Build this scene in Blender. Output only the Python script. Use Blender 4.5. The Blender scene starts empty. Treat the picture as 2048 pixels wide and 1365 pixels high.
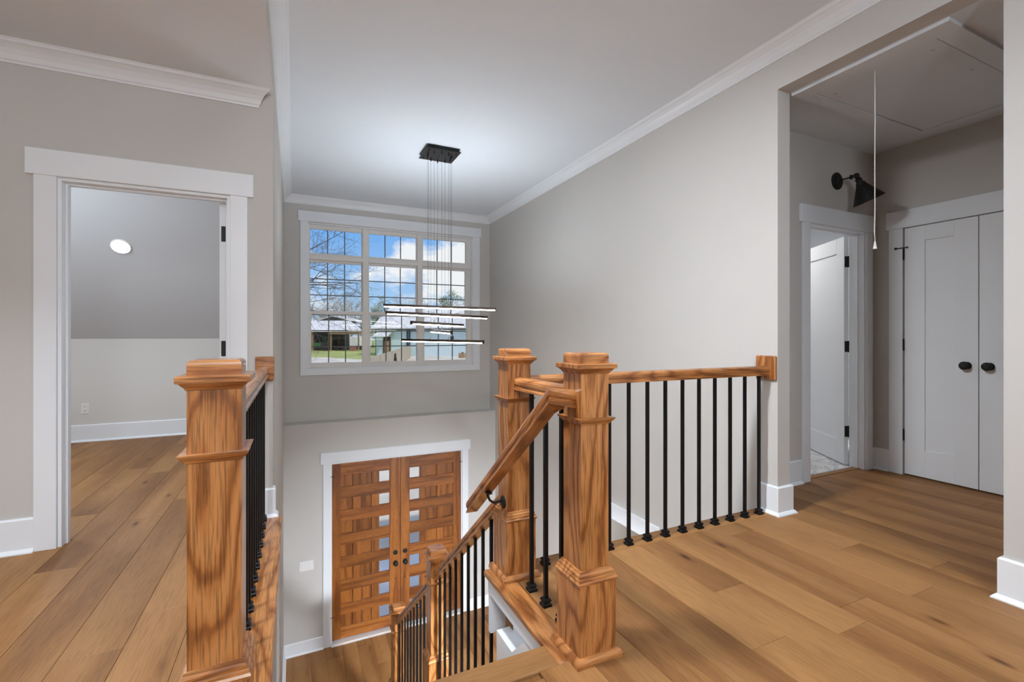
import bpy, bmesh, math, random
from mathutils import Vector, Matrix
random.seed(7)
S = bpy.context.scene
COL = S.collection
PI = math.pi

# ------------------------------------------------------------------ camera
FPX, HY, EYE, YAW = 935.0, 672.0, 1.18, math.radians(25.0)
cam_d = bpy.data.cameras.new('camera')
cam = bpy.data.objects.new('camera', cam_d)
COL.objects.link(cam)
cam.location = (0, 0, EYE)
cam.rotation_euler = (PI / 2, 0, -YAW)
cam_d.sensor_fit = 'HORIZONTAL'
cam_d.sensor_width = 36.0
cam_d.lens = FPX / 2048 * 36.0
cam_d.shift_y = (HY - 682.5) / 2048
cam_d.clip_start = 0.02
cam_d.clip_end = 2000
S.camera = cam
RV = Vector((math.cos(YAW), -math.sin(YAW), 0))
FV = Vector((math.sin(YAW), math.cos(YAW), 0))


def at(u, v, D):
    """world point at camera depth D along the sight line of a photograph pixel"""
    return Vector((0, 0, EYE)) + FV * D + RV * ((u - 1024) / FPX * D) + Vector((0, 0, -(v - HY) / FPX * D))


def on_z(u, v, z):
    return at(u, v, (EYE - z) * FPX / (v - HY))


# ------------------------------------------------------------------ world, sun, exposure
S.view_settings.view_transform = 'Standard'
S.view_settings.look = 'None'
S.view_settings.gamma = 1.0
S.view_settings.use_curve_mapping = False
S.view_settings.exposure = 0.0
S.cycles.use_denoising = True
S.cycles.max_bounces = 7
S.cycles.diffuse_bounces = 5
S.cycles.glossy_bounces = 3
S.cycles.transparent_max_bounces = 12
S.cycles.use_light_tree = False
S.cycles.use_adaptive_sampling = True
S.cycles.adaptive_threshold = 0.03
S.cycles.caustics_reflective = False
S.cycles.caustics_refractive = False
S.cycles.sample_clamp_indirect = 6.0

W = bpy.data.worlds.new('sky')
S.world = W
W.use_nodes = True
nt = W.node_tree
nt.nodes.clear()


def N(tree, typ, **kw):
    n = tree.nodes.new(typ)
    for k, v in kw.items():
        if k.startswith('i_'):
            n.inputs[k[2:].replace('_', ' ')].default_value = v
        elif k.startswith('n_'):
            n.inputs[int(k[2:])].default_value = v
        else:
            setattr(n, k, v)
    return n


def ramp(tree, stops, interp='LINEAR'):
    r = tree.nodes.new('ShaderNodeValToRGB')
    r.color_ramp.interpolation = interp
    el = r.color_ramp.elements
    while len(el) < len(stops):
        el.new(0.5)
    for e, (p, c) in zip(el, stops):
        e.position = p
        e.color = c if len(c) == 4 else (*c, 1)
    return r


tc = N(nt, 'ShaderNodeTexCoord')
sep = N(nt, 'ShaderNodeSeparateXYZ')
nt.links.new(tc.outputs['Generated'], sep.inputs[0])
grad = ramp(nt, [(0.0, (0.50, 0.68, 0.88)), (0.06, (0.42, 0.66, 0.95)), (0.22, (0.17, 0.44, 0.92)), (0.6, (0.08, 0.26, 0.75))])
nt.links.new(sep.outputs['Z'], grad.inputs[0])
mp = N(nt, 'ShaderNodeMapping')
mp.inputs['Location'].default_value = (7.9, 0.3, 2.2)
mp.inputs['Scale'].default_value = (5.0, 5.0, 9.5)
nt.links.new(tc.outputs['Generated'], mp.inputs[0])
nz = N(nt, 'ShaderNodeTexNoise', i_Scale=1.0, i_Detail=9.0, i_Roughness=0.56)
nt.links.new(mp.outputs[0], nz.inputs['Vector'])
cr = ramp(nt, [(0.475, (0, 0, 0)), (0.56, (1, 1, 1))])
nt.links.new(nz.outputs[0], cr.inputs[0])
mix = N(nt, 'ShaderNodeMixRGB', n_2=(0.97, 0.98, 1.0, 1))
nt.links.new(cr.outputs[0], mix.inputs[0])
nt.links.new(grad.outputs[0], mix.inputs[1])
bg = N(nt, 'ShaderNodeBackground', i_Strength=1.0)
nt.links.new(mix.outputs[0], bg.inputs[0])
wo = N(nt, 'ShaderNodeOutputWorld')
nt.links.new(bg.outputs[0], wo.inputs[0])

sun_d = bpy.data.lights.new('sun', 'SUN')
sun_d.energy = 2.6
sun_d.angle = math.radians(1.0)
sun_d.color = (1.0, 0.95, 0.86)
sun = bpy.data.objects.new('sun', sun_d)
COL.objects.link(sun)
sun.rotation_euler = (math.radians(48), 0, math.radians(22))   # sun stands behind the house


# ------------------------------------------------------------------ materials
MATS = {}


def mat_base(name):
    m = bpy.data.materials.new(name)
    m.use_nodes = True
    t = m.node_tree
    b = t.nodes['Principled BSDF']
    MATS[name] = m
    return m, t, b


def plain(name, col, rough=0.5, metal=0.0, bump=0.0, bscale=300.0, spec=0.5, var=0.0, vscale=3.0):
    m, t, b = mat_base(name)
    b.inputs['Base Color'].default_value = (*col, 1)
    b.inputs['Roughness'].default_value = rough
    b.inputs['Metallic'].default_value = metal
    b.inputs['Specular IOR Level'].default_value = spec
    tcn = N(t, 'ShaderNodeTexCoord')
    if bump > 0:
        n = N(t, 'ShaderNodeTexNoise', i_Scale=bscale, i_Detail=3.0)
        t.links.new(tcn.outputs['Object'], n.inputs['Vector'])
        bp = N(t, 'ShaderNodeBump', i_Strength=bump, i_Distance=0.002)
        t.links.new(n.outputs[0], bp.inputs['Height'])
        t.links.new(bp.outputs[0], b.inputs['Normal'])
    if var > 0:
        n2 = N(t, 'ShaderNodeTexNoise', i_Scale=vscale, i_Detail=1.0 if var < 0.05 else 4.0)
        t.links.new(tcn.outputs['Object'], n2.inputs['Vector'])
        lo = tuple(c * (1 - var) for c in col)
        hi = tuple(min(1, c * (1 + var)) for c in col)
        r = ramp(t, [(0.3, lo), (0.7, hi)])
        t.links.new(n2.outputs[0], r.inputs[0])
        t.links.new(r.outputs[0], b.inputs['Base Color'])
    return m


def wood(name, axis, light, mid, dark, rough=0.35, bands=26.0, cross=7.0, along=0.55, pore=0.5, vary=0.25, coat=0.0, knots=False, contrast=1.0, spec=0.5):
    """grain runs along the mesh's own axis; contour lines of stretched noise give the cathedral figure"""
    m, t, b = mat_base(name)
    tcn = N(t, 'ShaderNodeTexCoord')
    oi = N(t, 'ShaderNodeObjectInfo')
    mul = N(t, 'ShaderNodeMath', operation='MULTIPLY', n_1=57.0)
    t.links.new(oi.outputs['Random'], mul.inputs[0])
    cmb = N(t, 'ShaderNodeCombineXYZ')
    for i in range(3):
        t.links.new(mul.outputs[0], cmb.inputs[i])
    add = N(t, 'ShaderNodeVectorMath', operation='ADD')
    t.links.new(tcn.outputs['Object'], add.inputs[0])
    t.links.new(cmb.outputs[0], add.inputs[1])

    def scaled(c, a):
        mpn = N(t, 'ShaderNodeMapping')
        s = [c, c, c]
        s['XYZ'.index(axis)] = a
        mpn.inputs['Scale'].default_value = s
        t.links.new(add.outputs[0], mpn.inputs[0])
        return mpn
    n1 = N(t, 'ShaderNodeTexNoise', i_Scale=1.0, i_Detail=0.8, i_Roughness=0.35)
    t.links.new(scaled(cross, along).outputs[0], n1.inputs['Vector'])
    k = N(t, 'ShaderNodeMath', operation='MULTIPLY', n_1=bands)
    t.links.new(n1.outputs[0], k.inputs[0])
    wob = N(t, 'ShaderNodeTexNoise', i_Scale=1.0, i_Detail=2.0)
    t.links.new(scaled(cross * 9, along * 14).outputs[0], wob.inputs['Vector'])
    ad2 = N(t, 'ShaderNodeMath', operation='MULTIPLY_ADD', n_1=1.8)
    t.links.new(wob.outputs[0], ad2.inputs[0])
    t.links.new(k.outputs[0], ad2.inputs[2])
    sn = N(t, 'ShaderNodeMath', operation='SINE')
    t.links.new(ad2.outputs[0], sn.inputs[0])
    r1 = ramp(t, [(0.0, dark), (0.30, mid), (0.8, light)])
    mr = N(t, 'ShaderNodeMapRange')
    mr.inputs[1].default_value = -1.0
    mr.inputs[3].default_value = 0.5 - 0.5 * contrast
    mr.inputs[4].default_value = 0.5 + 0.5 * contrast
    t.links.new(sn.outputs[0], mr.inputs[0])
    t.links.new(mr.outputs[0], r1.inputs[0])
    # pores: short dark dashes along the grain
    n2 = N(t, 'ShaderNodeTexNoise', i_Scale=1.0, i_Detail=1.5)
    t.links.new(scaled(260.0, 9.0).outputs[0], n2.inputs['Vector'])
    r2 = ramp(t, [(0.36, (1 - pore,) * 3), (0.52, (1, 1, 1))])
    t.links.new(n2.outputs[0], r2.inputs[0])
    mx = N(t, 'ShaderNodeMixRGB', blend_type='MULTIPLY', n_0=1.0)
    t.links.new(r1.outputs[0], mx.inputs[1])
    t.links.new(r2.outputs[0], mx.inputs[2])
    # tone from board to board
    r3 = ramp(t, [(0.0, (1 - vary, 1 - vary * 1.05, 1 - vary * 1.15)), (1.0, (1 + vary * 0.6, 1 + vary * 0.6, 1 + vary * 0.55))])
    wn = N(t, 'ShaderNodeTexWhiteNoise', noise_dimensions='1D')
    t.links.new(oi.outputs['Random'], wn.inputs['W'])
    t.links.new(wn.outputs[0], r3.inputs[0])
    mx2 = N(t, 'ShaderNodeMixRGB', blend_type='MULTIPLY', n_0=1.0)
    t.links.new(mx.outputs[0], mx2.inputs[1])
    t.links.new(r3.outputs[0], mx2.inputs[2])
    last = mx2
    # soft broad clouds of tone
    n4 = N(t, 'ShaderNodeTexNoise', i_Scale=1.0, i_Detail=1.0)
    t.links.new(scaled(5.0, 1.2).outputs[0], n4.inputs['Vector'])
    r4 = ramp(t, [(0.3, (0.84, 0.81, 0.77)), (0.65, (1.06, 1.06, 1.06))])
    t.links.new(n4.outputs[0], r4.inputs[0])
    mx4 = N(t, 'ShaderNodeMixRGB', blend_type='MULTIPLY', n_0=1.0)
    t.links.new(last.outputs[0], mx4.inputs[1])
    t.links.new(r4.outputs[0], mx4.inputs[2])
    last = mx4
    if knots:
        v = N(t, 'ShaderNodeTexVoronoi', i_Scale=1.0, i_Randomness=1.0)
        t.links.new(scaled(4.2, 1.5).outputs[0], v.inputs['Vector'])
        rk = ramp(t, [(0.0, (0.16, 0.10, 0.06)), (0.028, (0.3, 0.2, 0.13)), (0.075, (0.84, 0.8, 0.76)), (0.13, (1, 1, 1))])
        t.links.new(v.outputs['Distance'], rk.inputs[0])
        mk = N(t, 'ShaderNodeMixRGB', blend_type='MULTIPLY', n_0=1.0)
        t.links.new(last.outputs[0], mk.inputs[1])
        t.links.new(rk.outputs[0], mk.inputs[2])
        last = mk
    t.links.new(last.outputs[0], b.inputs['Base Color'])
    b.inputs['Roughness'].default_value = rough
    b.inputs['Coat Weight'].default_value = coat
    b.inputs['Specular IOR Level'].default_value = spec
    b.inputs['Coat Roughness'].default_value = 0.10
    return m


wall_m = plain('paint_greige', (0.57, 0.555, 0.535), 0.75, spec=0.25, var=0.012, vscale=1.5)
ceil_m = plain('paint_ceiling_white', (0.74, 0.785, 0.84), 0.85, spec=0.2, var=0.012, vscale=1.5)
trim_m = plain('paint_trim_white', (0.80, 0.835, 0.88), 0.35, spec=0.4, var=0.012, vscale=3)
door_m = plain('paint_door_white', (0.80, 0.825, 0.86), 0.4, spec=0.4, var=0.012, vscale=3)
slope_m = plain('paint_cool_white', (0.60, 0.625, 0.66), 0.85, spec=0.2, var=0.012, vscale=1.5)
black_m = plain('black_satin_metal', (0.012, 0.012, 0.013), 0.38, 0.6, var=0.2, vscale=20)
matte_black = plain('matte_black', (0.01, 0.01, 0.01), 0.55, 0.2, var=0.2, vscale=20)
bronze_m = plain('dark_bronze', (0.055, 0.042, 0.034), 0.35, 0.85, var=0.1, vscale=9)
wire_m = plain('steel_wire', (0.10, 0.10, 0.10), 0.4, 0.8, var=0.1)
chrome_m = plain('brushed_nickel', (0.55, 0.55, 0.56), 0.3, 1.0, var=0.05, vscale=30)
dark_m = plain('dark_gap', (0.01, 0.01, 0.01), 0.9, var=0.1)
plastic_m = plain('white_plastic', (0.78, 0.78, 0.78), 0.35, var=0.02, vscale=8)
cord_m = plain('white_cord', (0.72, 0.71, 0.68), 0.8, var=0.08, vscale=90)
OAK = dict(light=(0.53, 0.226, 0.070), mid=(0.44, 0.165, 0.043), dark=(0.21, 0.066, 0.015), rough=0.34, bands=58, cross=6.5, along=1.35, pore=0.45, vary=0.10, coat=0.6, contrast=0.85)
oak = {a: wood('stained_oak_' + a, a, **OAK) for a in 'XYZ'}
FLR = dict(light=(0.335, 0.166, 0.060), mid=(0.29, 0.137, 0.046), dark=(0.20, 0.085, 0.027), rough=0.55, spec=0.3, bands=16, cross=4.5, along=0.35, pore=0.22, vary=0.12, coat=0.0, knots=True, contrast=0.75)
floor_m = wood('floor_oak', 'Y', **FLR)
FLX = dict(FLR); FLX['knots'] = False
floor_x = wood('floor_oak_nosing', 'X', **FLX)
DR = dict(light=(0.34, 0.118, 0.022), mid=(0.265, 0.085, 0.015), dark=(0.15, 0.042, 0.007), rough=0.4, bands=18, cross=9.0, along=0.7, pore=0.35, vary=0.28, coat=0.12, contrast=0.8)
drw = {a: wood('door_mahogany_' + a, a, **DR) for a in 'XZ'}

led_m, _t, _b = mat_base('led_diffuser')
_b.inputs['Base Color'].default_value = (0.9, 0.9, 0.88, 1)
_b.inputs['Emission Color'].default_value = (1.0, 0.90, 0.74, 1)
_b.inputs['Emission Strength'].default_value = 15.0
up_m, _t, _b = mat_base('added_uplight_glow')  # added upward glow for the pendant bars, lights the foyer ceiling
_b.inputs['Base Color'].default_value = (0.9, 0.9, 0.9, 1)
_b.inputs['Emission Color'].default_value = (0.84, 0.92, 1.0, 1)
_b.inputs['Emission Strength'].default_value = 116.0
lamp_m, _t, _b = mat_base('lamp_diffuser')
_b.inputs['Base Color'].default_value = (0.9, 0.9, 0.9, 1)
_b.inputs['Emission Color'].default_value = (1.0, 0.95, 0.88, 1)
_b.inputs['Emission Strength'].default_value = 12.0


def glass(name, tint, refl=1.0):
    m = bpy.data.materials.new(name)
    m.use_nodes = True
    t = m.node_tree
    t.nodes.clear()
    tr = N(t, 'ShaderNodeBsdfTransparent', n_0=(*tint, 1))
    gl = N(t, 'ShaderNodeBsdfGlossy', i_Roughness=0.0)
    fr = N(t, 'ShaderNodeFresnel', i_IOR=1.45)
    mu = N(t, 'ShaderNodeMath', operation='MULTIPLY', n_1=refl)
    t.links.new(fr.outputs[0], mu.inputs[0])
    ms = N(t, 'ShaderNodeMixShader')
    t.links.new(mu.outputs[0], ms.inputs[0])
    t.links.new(tr.outputs[0], ms.inputs[1])
    t.links.new(gl.outputs[0], ms.inputs[2])
    o = N(t, 'ShaderNodeOutputMaterial')
    t.links.new(ms.outputs[0], o.inputs[0])
    return m


glass_m = glass('window_glass', (0.97, 0.98, 0.98), 0.8)

# marble tile
marble_m, _t, _b = mat_base('white_marble')
_tc = N(_t, 'ShaderNodeTexCoord')
_n = N(_t, 'ShaderNodeTexNoise', i_Scale=3.0, i_Detail=8.0, i_Distortion=1.6)
_t.links.new(_tc.outputs['Object'], _n.inputs['Vector'])
_r = ramp(_t, [(0.44, (0.72, 0.72, 0.73)), (0.495, (0.42, 0.42, 0.43)), (0.52, (0.74, 0.74, 0.75))])
_t.links.new(_n.outputs[0], _r.inputs[0])
_t.links.new(_r.outputs[0], _b.inputs['Base Color'])
_b.inputs['Roughness'].default_value = 0.2

# ------------------------------------------------------------------ mesh helpers


class MB:
    def __init__(self):
        self.v, self.f = [], []

    def add(self, vs, fs):
        o = len(self.v)
        self.v += [tuple(p) for p in vs]
        self.f += [tuple(i + o for i in f) for f in fs]
        return self

    def box(self, x0, x1, y0, y1, z0, z1):
        return self.add([(x0, y0, z0), (x1, y0, z0), (x1, y1, z0), (x0, y1, z0), (x0, y0, z1), (x1, y0, z1), (x1, y1, z1), (x0, y1, z1)],
                        [(0, 3, 2, 1), (4, 5, 6, 7), (0, 1, 5, 4), (1, 2, 6, 5), (2, 3, 7, 6), (3, 0, 4, 7)])

    def loft(self, rings, cap=True, closed=False):
        n = len(rings[0])
        o = []
        vs = [p for r in rings for p in r]
        m = len(rings)
        for i in range(m if closed else m - 1):
            a, b = i * n, ((i + 1) % m) * n
            for j in range(n):
                k = (j + 1) % n
                o.append((a + j, a + k, b + k, b + j))
        if cap and not closed:
            o.append(tuple(range(n - 1, -1, -1)))
            o.append(tuple((m - 1) * n + j for j in range(n)))
        return self.add(vs, o)

    def sq(self, prof, cx=0, cy=0, z=0):
        """square lathe: prof = [(half_size, height)]"""
        return self.loft([[(cx - s, cy - s, z + h), (cx + s, cy - s, z + h), (cx + s, cy + s, z + h), (cx - s, cy + s, z + h)] for s, h in prof])

    def lathe(self, prof, n=20, M=None):
        M = M or Matrix()
        return self.loft([[M @ Vector((r * math.cos(2 * PI * j / n), r * math.sin(2 * PI * j / n), h)) for j in range(n)] for r, h in prof])

    def tube(self, pts, rad, n=6):
        pts = [Vector(p) for p in pts]
        rings = []
        for i, p in enumerate(pts):
            d = (pts[min(i + 1, len(pts) - 1)] - pts[max(i - 1, 0)]).normalized()
            a = Vector((0, 0, 1)) if abs(d.z) < 0.9 else Vector((1, 0, 0))
            s = d.cross(a).normalized()
            t_ = s.cross(d)
            r = rad[i] if isinstance(rad, (list, tuple)) else rad
            rings.append([p + s * (r * math.cos(2 * PI * j / n)) + t_ * (r * math.sin(2 * PI * j / n)) for j in range(n)])
        return self.loft(rings)

    def prism(self, poly, fn, t0, t1):
        """extrude a 2D polygon; fn(p, q, t) -> xyz; t0 / t1 numbers or functions of (p, q)"""
        f0 = t0 if callable(t0) else (lambda p, q: t0)
        f1 = t1 if callable(t1) else (lambda p, q: t1)
        return self.loft([[fn(p, q, f0(p, q)) for p, q in poly], [fn(p, q, f1(p, q)) for p, q in poly]])

    def mesh(self, name, bevel=0.0, smooth=False, seg=1):
        me = bpy.data.meshes.new(name)
        me.from_pydata(self.v, [], self.f)
        bm = bmesh.new()
        bm.from_mesh(me)
        bmesh.ops.recalc_face_normals(bm, faces=bm.faces)
        if bevel > 0:
            ed = [e for e in bm.edges if len(e.link_faces) == 2 and e.calc_face_angle(0) > 0.5]
            bmesh.ops.bevel(bm, geom=ed, offset=bevel, segments=seg, profile=0.5, affect='EDGES', clamp_overlap=True)
        bm.to_mesh(me)
        bm.free()
        if smooth:
            for p in me.polygons:
                p.use_smooth = True
        return me

    def obj(self, name, mat, parent=None, loc=(0, 0, 0), rot=(0, 0, 0), bevel=0.0, smooth=False, seg=1):
        me = self.mesh(name, bevel, smooth, seg)
        me.materials.append(mat)
        return place(name, me, parent, loc, rot)


def place(name, me, parent=None, loc=(0, 0, 0), rot=(0, 0, 0)):
    o = bpy.data.objects.new(name, me)
    COL.objects.link(o)
    o.location = loc
    o.rotation_euler = rot
    if parent is not None:
        o.parent = parent
    return o


def box(name, mat, x0, x1, y0, y1, z0, z1, parent=None, bevel=0.0):
    """box mesh centred on its own origin, so grain and bevel work in local space"""
    c = ((x0 + x1) / 2, (y0 + y1) / 2, (z0 + z1) / 2)
    m = MB().box(x0 - c[0], x1 - c[0], y0 - c[1], y1 - c[1], z0 - c[2], z1 - c[2])
    return m.obj(name, mat, parent, c, bevel=bevel)


def tag(o, label=None, cat=None, group=None, kind=None):
    if label: o['label'] = label
    if cat: o['category'] = cat
    if group: o['group'] = group
    if kind: o['kind'] = kind
    return o


def struct(o, label=None):
    return tag(o, label, kind='structure')


def empty(name, loc=(0, 0, 0), rot=(0, 0, 0)):
    o = bpy.data.objects.new(name, None)
    COL.objects.link(o)
    o.location = loc
    o.rotation_euler = rot
    o.empty_display_size = 0.1
    return o


# ------------------------------------------------------------------ key planes
XR, XL = 2.88, -0.125          # faces of the foyer's side walls
YF, YD = 7.03, 6.80            # upper and lower face of the front wall
YH = 3.43                      # hall wall with the doorway
ZC, ZH, ZV = 3.09, 2.75, 2.80  # ceilings: foyer, hall, vestibule
ZL = -3.04                     # lower floor
YV, XC = 2.42, 4.70            # vestibule: door wall, closet wall
NOSE_Y, NOSE_L, NOSE_R, EDGE_Y = 1.565, -0.07, 0.865, 2.195

# ------------------------------------------------------------------ shell: walls
m = MB()
m.box(XR, XR + .12, -1.8, .967, 0, 3.3)
m.box(XR, XR + .12, .967, 2.046, ZV, 3.3)
m.box(XR, XR + .12, 2.046, 3.30, -.3, 3.3)
m.box(XR, XR + .12, 3.30, 4.42, -.633, 3.3)
m.box(XR, XR + .12, 4.42, 7.3, ZL, 3.3)
m.box(XR, XR + .12, -1.8, 3.30, ZL, -.3)
struct(m.obj('wall_right', wall_m), 'tall greige wall beside the stairwell with the vestibule opening')

m = MB()
m.box(XL - .12, XL, YH, 7.3, ZL, 3.3)
m.box(XL - .12, XL, -1.8, YH, ZH + .02, 3.3)
m.box(XL - .12, XL + .02, 0.9, YH, ZL, -.035)
struct(m.obj('wall_left', wall_m), 'narrow lit greige wall at the end of the hallway railing')

m = MB()
wx0, wx1, wz0, wz1 = .175, 2.582, .718, 2.745
m.box(XL - .12, wx0, YF, 7.3, 0, 3.3)
m.box(wx1, XR + .12, YF, 7.3, 0, 3.3)
m.box(wx0, wx1, YF, 7.3, 0, wz0)
m.box(wx0, wx1, YF, 7.3, wz1, 3.3)
dx0, dx1, dz1 = .43, 2.35, -.548
m.box(XL - .12, dx0, YD, 7.3, ZL, 0)
m.box(dx1, XR + .12, YD, 7.3, ZL, 0)
m.box(dx0, dx1, YD, 7.3, dz1, 0)
struct(m.obj('wall_front', wall_m), 'greige front wall holding the big window and the double entry doors')

m = MB()
hx0, hx1, hz1 = -1.21, -.345, 2.08
m.box(-3.2, hx0, YH, YH + .12, 0, ZH)
m.box(hx1, XL - .12, YH, YH + .12, 0, ZH)
m.box(hx0, hx1, YH, YH + .12, hz1, ZH)
struct(m.obj('wall_front', wall_m), 'greige hallway wall around the open white-cased doorway')

struct(MB().box(-3.32, -3.2, -1.92, 6.97, -.3, 3.3).obj('wall_left', wall_m), 'hallway side wall out of view')
m = MB().box(-3.32, XR + .12, -1.92, -1.8, ZL, 3.3)
struct(m.obj('wall_back', wall_m), 'wall behind the viewer')

m = MB().box(-3.2, XL - .12, 6.73, 6.85, 0, 1.2)
struct(m.obj('wall_front', plain('paint_warm_white', (0.66, 0.65, 0.63), 0.75, spec=0.25, var=0.012, vscale=1.5)), 'pale knee wall in the room through the doorway')

m = MB()
vx0, vx1, vz1 = 3.765, 4.578, 2.105
m.box(XR + .12, vx0, YV, YV + .12, 0, ZV)
m.box(vx1, XC + .12, YV, YV + .12, 0, ZV)
m.box(vx0, vx1, YV, YV + .12, vz1, ZV)
struct(m.obj('wall_front', wall_m), 'shaded vestibule wall with the wall sconce')
m = MB()
cy0, cy1, cz1 = 1.235, 2.197, 2.10
m.box(XC, XC + .12, .2, cy0, 0, ZV)
m.box(XC, XC + .12, cy1, YV, 0, ZV)
m.box(XC, XC + .12, cy0, cy1, cz1, ZV)
m.box(XC + .12, XC + .7, .2, .3, 0, ZV)
m.box(XC + .6, XC + .7, .3, YV, 0, ZV)
struct(m.obj('wall_right', wall_m), 'shaded vestibule wall around the closet doors')
struct(MB().box(XR + .12, XC, .2, .32, 0, ZV).obj('wall_back', wall_m), 'vestibule wall out of view')

m = MB()
m.box(5.9, 6.0, YV + .12, 4.7, 0, 2.8)
m.box(XR + .12, 6.0, 4.7, 4.82, 0, 2.8)
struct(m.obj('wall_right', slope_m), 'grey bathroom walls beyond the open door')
m = MB()
m.box(4.6, 4.7, 2.6, 5.4, ZL, -.3)
m.box(XR + .12, 4.7, 5.3, 5.4, ZL, -.3)
m.box(XR + .12, 4.7, 2.6, 2.7, ZL, -.3)
struct(m.obj('wall_right', wall_m), 'wall of the downstairs room beyond the cased opening')

# ceilings
struct(MB().box(XL - .12, XR + .12, -1.92, 7.3, ZC, 3.35).obj('ceiling', ceil_m), 'white two-storey foyer ceiling')
struct(MB().box(-3.32, XL - .001, -1.92, YH, ZH, ZH + .02).box(-3.32, XL - .12, -1.92, YH, ZH + .02, 3.35).obj('ceiling', ceil_m), 'lower white hallway ceiling')
struct(MB().box(XR + .12, 5.5, .15, YV + .12, ZV, 3.1).obj('ceiling', ceil_m), 'white vestibule ceiling around the attic hatch')
m = MB()
m.loft([[(-3.32, 6.90, 1.145), (-3.32, 5.10, 2.75), (-3.32, 3.43, 2.75), (-3.32, 3.43, 3.0), (-3.32, 5.2, 3.0), (-3.32, 7.1, 1.3)],
        [(XL - .12, 6.90, 1.145), (XL - .12, 5.10, 2.75), (XL - .12, 3.43, 2.75), (XL - .12, 3.43, 3.0), (XL - .12, 5.2, 3.0), (XL - .12, 7.1, 1.3)]])
# the slope starts on the knee wall face
m.v = [(x, 6.73 + (y - 6.90) * 1.0 if (abs(z - 1.145) < .01) else y, z) for x, y, z in m.v]
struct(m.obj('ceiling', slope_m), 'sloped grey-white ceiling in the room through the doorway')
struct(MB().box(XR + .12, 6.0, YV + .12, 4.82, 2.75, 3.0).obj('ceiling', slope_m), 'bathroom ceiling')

# floors: sub-floor slabs with planks on top
PT = 0.014
m = MB()
m.box(-3.32, XL - .06, -1.92, 7.0, -.3, -PT)
m.box(XL - .06, NOSE_R + .1, -1.92, NOSE_Y - .05, -.3, -PT)
m.box(NOSE_R + .1, XR + .12, -1.92, EDGE_Y - .05, -.3, -PT)
m.box(XR + .12, 5.5, .15, YV + .06, -.3, -PT)
up = struct(m.obj('floor', floor_m), 'light oak plank floor of the upstairs hall and landing')
lo = struct(MB().box(-.3, 5.0, -1.9, YD + .1, ZL - .2, ZL - PT).obj('floor', floor_m), 'light oak plank floor of the entry downstairs')
bt = struct(MB().box(XR + .12, 6.0, YV + .06, 4.82, -.3, -.012).obj('floor', marble_m), 'white marble tiled bathroom floor')
m = MB()
tile = MB().box(-.148, .148, -.298, .298, -.006, .006).mesh('tile', .001)
tile.materials.append(marble_m)
for i in range(9):
    for j in range(3):
        place('tile', tile, bt, (XR + .3 + .3 * i, YV + .40 + .6 * j, -.004))

pm_cache = {}


def plank(parent, x0, x1, y0, y1, z):
    key = (round(x1 - x0, 3), round(y1 - y0, 3))
    if key not in pm_cache:
        w, l = key
        me = MB().box(-w / 2 + .0006, w / 2 - .0006, -l / 2 + .0006, l / 2 - .0006, -PT, 0).mesh('plank', .0012)
        me.materials.append(floor_m)
        pm_cache[key] = me
    o = place('plank', pm_cache[key], parent, ((x0 + x1) / 2, (y0 + y1) / 2, z))
    return o


PW, PX = .195, -.585
known = {-1: 2.223, 11: 1.21, 12: 1.556, 17: 1.573, 18: 1.249, -4: 4.32, 16: 1.156, -3: 3.1, -2: 3.75}


def row_spans(x0, x1):
    xm = (x0 + x1) / 2
    if x1 <= -.17: return [(-3.19, -.172, .3, 6.73)]
    if xm < NOSE_R + .11: return [(-.172, NOSE_R + .11, .3, NOSE_Y - .115)]
    if xm < XR: return [(NOSE_R + .11, 3.0, .1, EDGE_Y - .115)]
    return [(2.9, XC + .05, .32, YV + .06)]


rr = random.Random(3)
for k in range(-14, 28):
    x0, x1 = PX + PW * k, PX + PW * (k + 1)
    spans = []
    # clip each row against the floor regions
    for rx0, rx1, ry0, ry1 in ((-3.19, -.172, .3, 6.73), (-.172, NOSE_R + .11, .3, NOSE_Y - .115), (NOSE_R + .11, 2.925, .1, EDGE_Y - .115), (2.925, XC + .05, .32, YV + .06)):
        a, b = max(x0, rx0), min(x1, rx1)
        if b - a > .02:
            spans.append((a, b, ry0, ry1))
    y = known.get(k, rr.uniform(.4, 2.0))
    while y > .3:
        y -= 1.85
    cuts = [y]
    while cuts[-1] < 7:
        cuts.append(cuts[-1] + (1.85 if k in known and len(cuts) < 3 else rr.choice((1.2, 1.5, 1.85, 1.85))))
    for a, b, y0, y1 in spans:
        for c0, c1 in zip(cuts, cuts[1:]):
            p, q = max(c0, y0), min(c1, y1)
            if q - p > .05:
                plank(up, a, b, p, q, 0)
for k in range(2, 19):
    x0, x1 = PX + PW * k, min(PX + PW * (k + 1), XR)
    x0 = max(x0, XL)
    y = rr.uniform(2.6, 4.4)
    ys = [2.2, y]
    while ys[-1] < YD:
        ys.append(min(ys[-1] + rr.choice((1.5, 1.85)), YD))
    for a, b in zip(ys, ys[1:]):
        if b - a > .05 and x1 - x0 > .02:
            plank(lo, x0, x1, a, b, ZL)

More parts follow.
